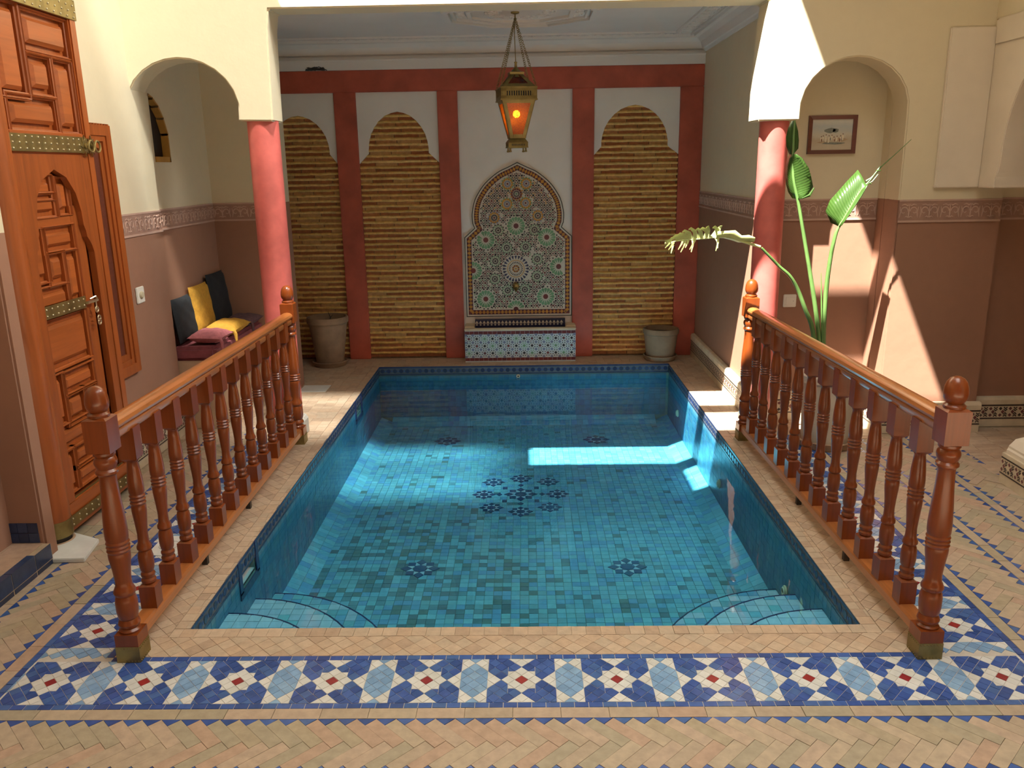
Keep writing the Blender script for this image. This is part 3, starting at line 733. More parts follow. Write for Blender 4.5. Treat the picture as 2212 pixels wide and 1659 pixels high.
    # dark border strip with diamonds
    for O, u, L, nv in (((PL, PF, 0), (0, 1, 0), PB - PF, (1, 0, 0)), ((PR, PF, 0), (0, 1, 0), PB - PF, (-1, 0, 0)), ((PL, PB, 0), (1, 0, 0), PR - PL, (0, -1, 0))):
        O, u, nv, up = Vector(O), Vector(u), Vector(nv), Vector((0, 0, 1)); mb = MB(); lim = [(0, L)]
        if O.x == PL and u.y: lim = [(0, 3.40 - PF), (3.60 - PF, 6.06 - PF), (6.26 - PF, L)]
        def q(a, z, d): return O + u * a + up * z + nv * d
        for a0, a1 in lim:
            vs = [q(a, z, d) for d in (-.004, .002) for a, z in ((a0, -.078), (a1, -.078), (a1, -.001), (a0, -.001))]
            mb.add(vs, [(0, 1, 2, 3), (7, 6, 5, 4), (0, 4, 5, 1), (1, 5, 6, 2), (2, 6, 7, 3), (3, 7, 4, 0)], 0)
            for z0, z1 in ((-.014, -.002), (-.077, -.066)): mb.add([q(a, z, .0035) for a, z in ((a0, z0), (a1, z0), (a1, z1), (a0, z1))], [(0, 1, 2, 3)], 1)
            k = int((a1 - a0) / .055)
            for i in range(k):
                c0 = a0 + (i + .5) * (a1 - a0) / k; r = .019
                mb.add([q(c0 + r * math.cos(g * PI / 4 + PI / 8) * 1.0, -.040 + r * math.sin(g * PI / 4 + PI / 8), .0045) for g in range(8)], [tuple(range(8))], 1)
                mb.add([q(c0 + .0275 + x, -.040 + z, .004) for x, z in ((-.006, 0), (0, -.012), (.006, 0), (0, .012))], [(0, 1, 2, 3)], 2)
        part('border_strip', mb, [M['scale'], M['navy'], M['blue']], recalc=False)
    # dark blue stars on the floor
    def star(name, cx, cy, s, parent=None):
        mb = MB(); z = PZ + .003
        def pol(pts, m=0): mb.add([(cx + x * s, cy + y * s, z) for x, y in pts] + [(cx + x * s, cy + y * s, z - .004) for x, y in pts], [tuple(range(len(pts)))] + [(i, (i + 1) % len(pts), (i + 1) % len(pts) + len(pts), i + len(pts)) for i in range(len(pts))], m)
        oc = []
        for i in range(8):
            a = i * PI / 4; r = .36 if i % 2 == 0 else .40; oc.append((r * math.cos(a), r * math.sin(a))); a2 = a + PI / 8; oc.append((.30 * math.cos(a2), .30 * math.sin(a2)))
        pol([(x, y) for x, y in oc], 0)
        for k in range(4):
            a = k * PI / 2; ca, sa = math.cos(a), math.sin(a)
            rt = lambda p: (p[0] * ca - p[1] * sa, p[0] * sa + p[1] * ca)
            pol([rt(p) for p in ((.40, 0), (.69, -.25), (1.0, 0), (.69, .25))], 0)
            pol([rt(p) for p in ((.28, .28), (.66, .28), (.66, .66), (.28, .66))], 0)
            pol([rt(p) for p in ((.40, .02), (.66, .26), (.30, .27))], 1); pol([rt(p) for p in ((.02, .40), (.27, .30), (.26, .66))], 1)
        return part(name, mb, [M['navystar'], M['poolpale']], recalc=False)
    M['navystar'] = tilem('dark_blue_star_tile', [(.015, .045, .15, 1), (.018, .05, .13, 1), (.02, .06, .16, 1)], .3, .1, .2)
    for x, y in ((-.600, 4.317), (.585, 4.317), (-.645, 6.60), (.600, 6.60)): star('star_inlay', x, y, .112)
    cx, cy = -.027, 5.418; star('star_inlay', cx, cy, .118)
    for k in range(8):
        a = k * PI / 4; r = .262 if k % 2 == 0 else .285; star('star_inlay', cx + r * math.cos(a) * .98, cy + r * math.sin(a) * 1.15, .083)
        r2 = .150; mb = MB(); px, py = cx + r2 * math.cos(a) * (1 if k % 2 == 0 else 1.05), cy + r2 * math.sin(a) * 1.12
        pts = [(-.020, 0), (0, -.027), (.020, 0), (0, .027)] if k % 2 == 0 else [(-.016, -.02), (.016, -.02), (.016, .02), (-.016, .02)]
        mb.add([(px + x, py + y, PZ + .003) for x, y in pts] + [(px + x, py + y, PZ - .002) for x, y in pts], [(0, 1, 2, 3), (0, 4, 5, 1), (1, 5, 6, 2), (2, 6, 7, 3), (3, 7, 4, 0)])
        part('inlay_piece', mb, M['navystar'])
    # quarter-round corner steps
    for sx, cx in ((1, PL), (-1, PR)):
        for r, z, rx in ((.38, -.155, .46), (.72, -.275, .62), (1.0, -.40, .78)):
            n = 14; arc = [(cx + sx * rx * math.cos(a * PI / 2 / n), PF + r * math.sin(a * PI / 2 / n)) for a in range(n + 1)]
            mb = MB(); mb.prism([(cx, PF)] + arc, z - .06, z - .004, 'xy'); mb.prism([(cx, PF)] + arc, PZ - .02, z - .06, 'xy')
            st = part('pool_step', mb, M['poolgrout'])
            tl = []
            for i in range(-1, 18):
                for j in range(-1, 24):
                    q = rect(PL * 0 + i * .052, j * .052, (i + 1) * .052, (j + 1) * .052)
                    q = [(cx + sx * a, PF + b) for a, b in q]
                    hull = [(cx, PF)] + arc
                    for (ax, ay), (bx, by) in zip(hull, hull[1:] + hull[:1]):
                        nx_, ny_ = (by - ay) * sx, -(bx - ax) * sx
                        q = clip(q, nx_, ny_, nx_ * ax + ny_ * ay)
                        if len(q) < 3: break
                    if len(q) > 2: tl.append((q, M['poolpale'] if r < .5 or R() < (.75 if r < .8 else .4) else M['pooltile']))
            lay(st, tl, plane((0, 0, z), (1, 0, 0), (0, 1, 0)), 'tile', 90, tilt=.01, gap=.0012, th=.004)
            mb = MB(); mb.tube([(x, y, z - .004) for x, y in arc], .0062, 6); mb.build('nosing', M['navy'], st)
        # half stars on the treads
        for px, py, z in ((cx + sx * .33, PF + .34, -.274), (cx + sx * .52, PF + .55, -.399)):
            mb = MB()
            for k in range(8):
                a = k * PI / 4
                if k % 2: pts = [(.022, .022), (.058, .022), (.058, .058), (.022, .058)]; a -= PI / 4
                else: pts = [(.032, 0), (.06, -.022), (.088, 0), (.06, .022)]
                mb.add([(px + x * math.cos(a) - y * math.sin(a), py + x * math.sin(a) + y * math.cos(a), z + .002) for x, y in pts], [(0, 1, 2, 3)])
            mb.add([(px + .036 * math.cos(k * PI / 4), py + .036 * math.sin(k * PI / 4), z + .002) for k in range(8)], [tuple(range(8))])
            part('star_inlay', mb, M['navystar'], recalc=False)
    # skimmer openings in the left wall
    for y0, y1 in ((3.40, 3.60), (6.06, 6.26)):
        s = sub('skimmer'); mb = MB(); x = PL
        mb.box(x - .22, y0, -.15, x - .20, y1, -.031); mb.box(x - .20, y0, -.155, x - .006, y1, -.143); mb.box(x - .20, y0 - .01, -.15, x - .06, y0, -.031); mb.box(x - .20, y1, -.15, x - .06, y1 + .01, -.031)
        mb.build('box', M['iron'], s)
        mb = MB(); mb.box(x, y0 - .035, -.16, x + .006, y0, -.002); mb.box(x, y1, -.16, x + .006, y1 + .035, -.002); mb.box(x, y0 - .035, -.185, x + .006, y1 + .035, -.15); mb.build('tile_frame', M['navy'], s)
        mb = MB(); mb.box(x - .20, y0, -.14, x - .01, y1, -.135); mb.build('floor_tile', M['marble'], s)
    # inlet nozzles in the right wall and one at the back
    for p, ax in (((PR - .006, 3.68, -.33), 'x'), ((PR - .006, 5.095, -.327), 'x'), ((PR - .006, 6.61, -.30), 'x'), ((-.05, PB - .005, -.098), 'y')):
        n = sub('inlet_nozzle'); r = .026 if ax == 'x' else .014
        mb = MB()
        for rr, d in ((r, .0), (r * .7, .008)): mb.ring((p[0] - (d if ax == 'x' else 0), p[1] - (d if ax == 'y' else 0), p[2]), rr, r * .22, ax, 18)
        mb.build('ring', M['knob'], n, True)
        mb = MB(); mb.ring(p, r * .3, r * .28, ax, 12); mb.build('core', M['iron'], n, True)
    return t
POOL = build_pool()
mb = MB(); mb.add([(PL - .004, PF - .004, WZ), (PR + .004, PF - .004, WZ), (PR + .004, PB + .004, WZ), (PL - .004, PB + .004, WZ)], [(0, 1, 2, 3)])
tag(mb.build('pool_water', M['water'], None, recalc=False), 'still clear water filling the tiled pool', 'water', None, 'stuff')
# ------------------------------------------------------------------ back wall: red frame, white spandrels, banded brick panels
XS = [-1.6016, -1.4119, -.7135, -.5405, .4455, .6315, 1.3632, AX]
ZW, ZT = 2.335, 2.513
def build_back():
    y0 = 7.455
    fr = bpy.data.objects.new('trim_41', None); COL.objects.link(fr); tag(fr, 'red tadelakt frame of pilasters and a top beam on the alcove back wall', 'frame', None, 'structure')
    for a, b in ((-1.6016, -1.4119), (-.7135, -.5405), (.4455, .6315), (1.3632, AX), (-2.32, -2.27)):
        mb = MB(); mb.box(a, y0, 0, b, YB + .03, ZW + .002); mb.build('pilaster', M['red'], fr, bevel=.006)
    mb = MB(); mb.box(-2.32, y0, ZW, AX, YB + .03, ZT); mb.build('beam', M['red'], fr, bevel=.006)
    mb = MB(); mb.box(-.5405, YB - .012, 0, .4455, YB + .03, ZW); tag(mb.build('trim_42', M['white'], None), 'white plaster field behind the tiled fountain', 'plaster field', None, 'structure')
    names = ['left', 'second', 'right']
    for pi, (x0, x1, c, h, zs, zt, sh_) in enumerate(((-2.27, -1.6016, -1.93, .262, 1.83, 2.155, 1.745), (-1.4119, -.7135, -1.065, .262, 1.83, 2.175, 1.745), (.6315, 1.3632, .982, .287, 1.855, 2.197, 1.785))):
        o = bpy.data.objects.new('trim_%d' % (43 + pi), None); COL.objects.link(o)
        tag(o, ['brick panel with ochre ridges behind the tall clay pot', 'brick panel with ochre ridges left of the fountain', 'brick panel with ochre ridges right of the fountain'][pi], 'brick panel', None, 'structure')
        mb = MB(); mb.box(x0, YB - .006, 0, x1, YB + .03, ZW); mb.build('backing', M['joint'], o)
        # spandrel with a pointed arch
        cur = [(1, 0), (1.0, .12), (.97, .28), (.90, .46), (.78, .63), (.62, .78), (.42, .90), (.2, .97), (0, 1)]
        arch = [(c - h * a, zs + (zt - zs) * b) for a, b in cur] + [(c + h * a, zs + (zt - zs) * b) for a, b in cur[-2::-1]]
        poly = [(x0, ZW), (x0, sh_)] + arch + [(x1, sh_), (x1, ZW)]
        mb = MB(); mb.prism(poly, YB - .032, YB + .01, 'xz'); mb.build('spandrel', M['white'], o)
        # rows: recessed bricks and proud mortar ridges
        p = .0475; zz = .012; tiles = []; row = 0
        while zz < zt:
            x = x0 + U(-.18, -.02)
            while x < x1:
                L = U(.17, .215); a, b = max(x, x0), min(x + L, x1)
                inside = zz + .03 < sh_ or abs((a + b) / 2 - c) < h + .11
                if b - a > .01 and inside: tiles.append((rect(a, zz, b - .004, zz + .030 + U(-.002, .002)), M['wbrick']))
                x += L
            zz += p; row += 1
        lay(o, tiles, plane((0, YB - .012, 0), (1, 0, 0), (0, 0, 1)), 'brick', 300, th=.006, gap=.0006, jit=.003, tilt=0)
        zz = .012
        while zz < zt - .02:
            z = zz + .0385; a, b = (x0, x1) if z < sh_ - .01 else (c - h - .07, c + h + .07)
            mb = MB(); k = 14; pts = [(a + (b - a) * i / k, YB - .013 + U(-.002, .002), z + U(-.0022, .0022)) for i in range(k + 1)]
            pr = [(-.0115, 0), (-.008, .011), (0, .0165), (.008, .011), (.0115, 0)]
            mb.sweep([(u, v) for u, v in pr], [(q, (0, 0, 1), (0, -1, 0)) for q in pts]); mb.build('mortar_ridge', M['mortar'], o, 35, recalc=True)
            zz += p
build_back()
mb = MB()
for k in range(26): mb.tube([(-1.75 + U(-.07, .07), 7.44 + U(-.01, .01), 2.515 + U(0, .012)) , (-1.73 + U(-.08, .08), 7.44, 2.525 + U(0, .018)), (-1.72 + U(-.1, .1), 7.44, 2.515)], .004, 5)
tag(mb.build('dry_twigs', M['iron'], None), 'small dark tuft of dry twigs on top of the red beam', 'twigs', None, 'stuff')

# ------------------------------------------------------------------ tiled wall fountain
M['z_ground'] = pm('zellij_ivory_ground', (.60, .55, .46, 1), .4, .06, 30)
M['z_green'] = tilem('zellij_green', [(.16, .33, .17, 1), (.14, .29, .15, 1), (.18, .36, .20, 1)], .3, .1, .1)
M['z_black'] = tilem('zellij_black', [(.018, .014, .016, 1), (.03, .018, .02, 1)], .3, .1, .1)
M['z_maroon'] = tilem('zellij_maroon', [(.17, .03, .03, 1), (.13, .025, .03, 1)], .3, .1, .1)
M['z_orange'] = tilem('zellij_ochre', [(.55, .26, .03, 1), (.48, .22, .03, 1)], .3, .1, .1)
M['z_blue'] = tilem('zellij_grey_blue', [(.18, .20, .30, 1), (.20, .23, .34, 1)], .3, .1, .1)
M['z_navy'] = tilem('zellij_navy', [(.03, .03, .09, 1), (.025, .025, .07, 1)], .3, .1, .1)
M['z_pale'] = pm('basin_pale_blue_ground', (.50, .58, .60, 1), .4, .06, 30)
ZMATS = ['z_green', 'z_black', 'z_maroon', 'z_orange', 'z_blue', 'z_navy', 'z_ground', 'z_pale']
ZI = {n: i for i, n in enumerate(ZMATS)}; ZM = [M[n] for n in ZMATS]
class Zel:
    """flat tile pieces on a vertical plane facing -y, a hair proud of the ground"""
    def __init__(s, y): s.mb = MB(); s.y = y
    def pol(s, pts, m, d=.0):
        d += U(0, .0007); s.mb.add([(x, s.y - d, z) for x, z in pts], [tuple(range(len(pts)))], ZI[m])
    def ngon(s, cx, cz, r, n, m, d=0, a0=0): s.pol([(cx + r * math.cos(a0 + 2 * PI * i / n), cz + r * math.sin(a0 + 2 * PI * i / n)) for i in range(n)], m, d)
    def petal(s, cx, cz, a, r0, r1, w, m, rm=.62, tip=0):
        ca, sa = math.cos(a), math.sin(a); f = lambda u, v: (cx + u * ca - v * sa, cz + u * sa + v * ca); q = r0 + (r1 - r0) * rm
        pts = [f(r0, 0), f(q, w), f(r1, tip), f(r1, -tip), f(q, -w)] if tip else [f(r0, 0), f(q, w), f(r1, 0), f(q, -w)]
        s.pol(pts, m)
def clipz(z):  # drop pieces outside x-range handled by caller
    return z
def build_fountain():
    t = thing('wall_fountain', 'arched mosaic wall fountain with green rosettes above a tiled basin', 'fountain', (-.04, 7.4, 0)); Mi = Matrix.Translation((.04, -7.4, 0))
    def part(n, mb, mats, par=None, **k):
        o = mb.build(n, mats, par or t, **k)
        if par is None: o.matrix_parent_inverse = Mi
        return o
    L = [(-.522, .372), (-.522, 1.098), (-.432, 1.178), (-.447, 1.215), (-.450, 1.30), (-.430, 1.40), (-.395, 1.475), (-.325, 1.570), (-.215, 1.660), (-.12, 1.705), (-.036, 1.745)]
    c = -.036; L2 = L[:4]                      # finer arch curve
    for i in range(3, len(L) - 1):
        p = [Vector(L[min(max(i + d, 3), len(L) - 1)]) for d in (-1, 0, 1, 2)]
        for k in range(1, 5):
            f = k / 4; q = .5 * (2 * p[1] + (p[2] - p[0]) * f + (2 * p[0] - 5 * p[1] + 4 * p[2] - p[3]) * f * f + (3 * p[1] - p[0] - 3 * p[2] + p[3]) * f ** 3); L2.append(tuple(q) if k < 4 else L[i + 1])
    L = L2; out = L + [(2 * c - x, z) for x, z in L[-2::-1]]
    def inset(poly, d):
        n = len(poly); r = []
        for i in range(n):
            p, q, s_ = Vector(poly[i - 1]), Vector(poly[i]), Vector(poly[(i + 1) % n])
            a = (q - p).normalized(); b = (s_ - q).normalized(); na, nb = Vector((a.y, -a.x)), Vector((b.y, -b.x))
            m = (na + nb).normalized(); r.append(tuple(q + m * (d / max(.35, m.dot(na)))))
        return r
    y = YB - .028
    def inside(poly, x, z):
        r = False; n = len(poly)
        for i in range(n):
            (x1, z1), (x2, z2) = poly[i], poly[(i + 1) % n]
            if (z1 > z) != (z2 > z) and x < (x2 - x1) * (z - z1) / (z2 - z1) + x1: r = not r
        return r
    mb = MB(); mb.prism(out, y, YB, 'xz'); part('panel', mb, M['z_ground'])
    def ringband(d0, d1, m, dep):
        a, b = inset(out, d0), inset(out, d1); n = len(a); mb = MB()
        vs = [(x, y - dep, z) for x, z in a] + [(x, y - dep, z) for x, z in b]
        mb.add(vs, [(i, (i + 1) % n, (i + 1) % n + n, i + n) for i in range(n)]); return mb
    part('outer_line', ringband(.006, .013, 0, .0012), M['z_black'], recalc=False)
    part('border_band', ringband(.026, .068, 0, .0012), M['z_maroon'], recalc=False)
    # ochre diamonds along the border
    z = Zel(y - .0026); pa = inset(out, .047); n = len(pa)
    for i in range(n):
        p, q = Vector(pa[i]), Vector(pa[(i + 1) % n]); l = (q - p).length; k = max(1, round(l / .034)); u = (q - p).normalized(); v = Vector((u.y, -u.x))
        for j in range(k):
            o = p + (q - p) * ((j + .5) / k); w = l / k * .46
            z.pol([tuple(o - u * w), tuple(o + v * .018), tuple(o + u * w), tuple(o - v * .018)], 'z_orange')
            for s_ in (-1, 1): z.pol([tuple(o + u * l / k * .5 + v * s_ * .006), tuple(o + u * l / k * .5 + v * s_ * .02 - u * w * .5), tuple(o + u * l / k * .5 + v * s_ * .02 + u * w * .5)], 'z_black')
    part('border_diamonds', z.mb, ZM, recalc=False)['kind'] = 'stuff'
    inn = inset(out, .073)
    P = lambda px, py: (-.516 + (900 + px * .3014 - 1003) * .004132 - .000055 * max(0, py - 300) , 1.731 - (300 + py * .3014 - 352) * .004097)
    used = []
    def rosette(kind, px, py, k=1):
        x, zc = P(px, py); z = Zel(y - .0024)
        def ok(a, r): return inside(inn, x + r * math.cos(a), zc + r * math.sin(a))
        if kind == 'green':
            R1 = .080 * k; used.append((x, zc, R1 + .018)); z.ngon(x, zc, .023, 16, 'z_maroon')
            for i in range(16):
                a = i * PI / 8
                if ok(a, R1): z.petal(x, zc, a, .030, R1, .0135, 'z_green', .78, .006)
                a += PI / 16
                if ok(a, R1 + .012): z.ngon(x + (R1 + .011) * math.cos(a), zc + (R1 + .011) * math.sin(a), .0075, 6, 'z_black')
        elif kind == 'wheel':
            used.append((x, zc, .135)); z.ngon(x, zc, .010, 8, 'z_orange'); 
            for i in range(8): z.petal(x, zc, i * PI / 4, .012, .034, .007, 'z_orange', .7, .003)
            for i in range(8): z.petal(x, zc, i * PI / 4 + PI / 8, .014, .034, .007, 'z_maroon', .7, .004)
            for i in range(24):
                a = i * PI / 12; z.petal(x, zc, a, .042, .063, .0048, 'z_black', .85, .002)
            for i in range(36):
                a = i * PI / 18; z.petal(x, zc, a, .069, .079, .0055, 'z_orange', .5, .005)
            for i in range(24):
                a = i * PI / 12; z.petal(x, zc, a, .083, .117, .0105, 'z_navy', .8, .008)
        else:
            m = {'orange': ('z_maroon', 'z_black', 'z_orange', 'z_blue'), 'sun': ('z_maroon', 'z_blue', 'z_orange', 'z_green'), 'red': ('z_green', 'z_black', 'z_maroon', 'z_orange'), 'white': ('z_black', 'z_black', 'z_green', 'z_black')}[kind]
            used.append((x, zc, .062)); z.ngon(x, zc, .0095, 8, m[0])
            for i in range(12):
                a = i * PI / 6
                if ok(a, .03): z.petal(x, zc, a, .012, .031, .0065, m[1], .6)
                if ok(a + PI / 12, .05): z.petal(x, zc, a + PI / 12, .028, .050, .0125 if kind != 'white' else .0065, m[2], .55, .004)
                if ok(a, .056): z.petal(x, zc, a, .042, .060, .0085, m[3], .5)
        part('rosette', z.mb, ZM, recalc=False)
    for q in ((727, 610), (513, 707), (949, 694), (427, 927), (1043, 906), (522, 1137), (958, 1124), (745, 1215)): rosette('green', *q)
    rosette('wheel', 735, 917)
    for q in ((570, 550), (880, 540)): rosette('orange', *q)
    for q in ((658, 315), (790, 315), (658, 455), (790, 450)): rosette('sun', *q)
    rosette('red', 723, 385)
    for q in ((665, 765), (800, 760), (585, 860), (887, 850), (585, 990), (890, 975), (680, 1075), (805, 1070), (600, 640), (860, 640)): rosette('white', *q)
    # small filler stars, ovals and kites
    z = Zel(y - .0018); s = .049; j = 0; zz = .43
    while zz < 1.70:
        x = -.486 + (s / 2 if j % 2 else 0)
        while x < .40:
            if inside(inn, x, zz) and all((x - a) ** 2 + (zz - b) ** 2 > (r * .93) ** 2 for a, b, r in used):
                if all(inside(inn, x + dx, zz + dz) for dx, dz in ((.010, 0), (-.010, 0), (0, .010), (0, -.010))): z.ngon(x + 0, zz, .0098, 8, 'z_black' if R() < .75 else 'z_maroon')
                for i in range(8):
                    a = i * PI / 4
                    if inside(inn, x + .028 * math.cos(a), zz + .028 * math.sin(a)) and all((x + .019 * math.cos(a) - p) ** 2 + (zz + .019 * math.sin(a) - q) ** 2 > (r * .90) ** 2 for p, q, r in used):
                        z.petal(x, zz, a, .0120, .0275, .0066, random.choice(['z_black', 'z_black', 'z_maroon', 'z_black', 'z_orange' if zz > 1.35 else 'z_green', 'z_maroon']), .5)
            x += s
        zz += s * .87; j += 1
    part('filler_mosaic', z.mb, ZM, recalc=False)['kind'] = 'stuff'
    # spout
    mb = MB(); sx, sz = P(740, 1045)
    mb.sphere((sx, y - .012, sz), .030, 12, 8, 0, 1.25); mb.sphere((sx - .016, y - .026, sz + .022), .010); mb.sphere((sx + .016, y - .026, sz + .022), .010); mb.tube([(sx, y - .03, sz - .012), (sx, y - .06, sz - .02), (sx, y - .075, sz - .036)], [.014, .011, .010], 8)
    part('spout', mb, M['brass'], smooth=True)
    # basin
    bx0, bx1, by, bz = -.524, .466, 7.275, .305
    b = bpy.data.objects.new('basin', None); COL.objects.link(b); b.parent = t; b.matrix_parent_inverse = Mi
    mb = MB(); mb.box(bx0, by, 0, bx1, by + .025, bz - .02); mb.box(bx0, by + .025, 0, bx0 + .03, 7.455, bz - .02); mb.box(bx1 - .03, by + .025, 0, bx1, 7.455, bz - .02); mb.box(bx0 + .03, by + .025, 0, bx1 - .03, 7.455, .12)
    mb.build('body', M['z_pale'], b)
    mb = MB(); w = .085
    mb.box(bx0 - .004, by - .006, bz - .02, bx1 + .004, by + .055, bz); mb.box(bx0 - .004, by + .055, bz - .02, bx0 + w, YB - .01, bz + .012); mb.box(bx1 - w, by + .055, bz - .02, bx1 + .004, YB - .01, bz + .012)
    mb.build('rim', M['base'], b, bevel=.006)
    mb = MB(); mb.box(bx0 + w, YB - .06, .12, bx1 - w, YB - .02, bz + .052); mb.build('back_edge', M['z_navy'], b)
    z = Zel(YB - .0612); x = bx0 + w
    while x < bx1 - w - .02:
        z.pol([(x, bz + .015), (x + .0325, bz + .015), (x + .016, bz + .042)], 'z_ground'); z.pol([(x + .016, bz - .006), (x + .027, bz + .004), (x + .016, bz + .013), (x + .005, bz + .004)], 'z_ground'); x += .0335
    z.mb.build('edge_triangles', ZM, b, recalc=False)
    mb = MB(); mb.add([(bx0 + .03, by + .02, .22), (bx1 - .03, by + .02, .22), (bx1 - .03, YB - .05, .22), (bx0 + .03, YB - .05, .22)], [(0, 1, 2, 3)]); mb.build('basin_water', M['water'], b, recalc=False)
    pl = plane((bx0, by - .002, 0), (1, 0, 0), (0, 0, 1)); tl = []
    k = 24; w = (bx1 - bx0) / k
    for i in range(k):
        for z0, z1 in ((.012, .040), (bz - .052, bz - .022)): tl.append((rect(i * w, z0, (i + 1) * w, z1), M['z_maroon']))
    lay(b, tl, pl, 'tile', 60, th=.002, tilt=0)
    cols = 14; pw = (bx1 - bx0) / cols; cyc = ['z_maroon', 'z_black', 'z_green', 'z_black']
    def rmesh(center, name):
        zl = Zel(0); ring = {'z_maroon': 'z_maroon', 'z_black': 'z_orange', 'z_green': 'z_green'}[center]
        zl.ngon(0, 0, .0115, 8, center, 0, PI / 8)
        for i in range(8):
            a = i * PI / 4 + PI / 8; zl.petal(0, 0, a, .013, .0185, .0035, ring, .5)
            zl.ngon(.0265 * math.cos(a), .0265 * math.sin(a), .0060, 4, 'z_green' if center == 'z_green' else ('z_maroon' if center == 'z_maroon' and i % 2 else 'z_black'), 0, a)
        return zl.mb.mesh(name, ZM, recalc=False)
    rm = {c: rmesh(c, 'rosette') for c in set(cyc)}
    zl = Zel(by - .0022)
    for r in range(3):
        for i in range(cols):
            o = link('rosette', rm[cyc[(i + r * 3) % 4]], b, (bx0 + (i + .5) * pw, by - .0022, .214 - r * .066))
    for r in range(4):
        for i in range(cols + 1): zl.ngon(min(max(bx0 + i * pw, bx0 + .01), bx1 - .01), .247 - r * .066, .0125, 10, 'z_blue')
    o = zl.mb.build('blue_dots', ZM, b, recalc=False); o['kind'] = 'stuff'
    return t
build_fountain()

# ------------------------------------------------------------------ columns
def column(x, r, ztop, label):
    t = thing('column', label, 'column', (x, YF + .105, 0)); t['kind'] = 'structure'
    mb = MB(); mb.lathe([(r * 1.02, .13), (r, .2), (r * 1.015, 1.0), (r * .995, ztop - .01), (r * .995, ztop + .005)], n=40); mb.build('shaft', M['redcol'], t, True)
    mb = MB(); mb.lathe([(r + .025, 0), (r + .025, .10), (r + .01, .125), (r - .02, .13)], n=8, a0=PI / 8, sx=1.08, sy=1.08); mb.build('plinth', M['stone'], t, bevel=.006)
    return t
column(-1.560, .094, 1.985, 'round red plaster column at the left front corner of the alcove')
column(1.536, .087, 1.938, 'round red plaster column at the right front corner of the alcove, partly sunlit')

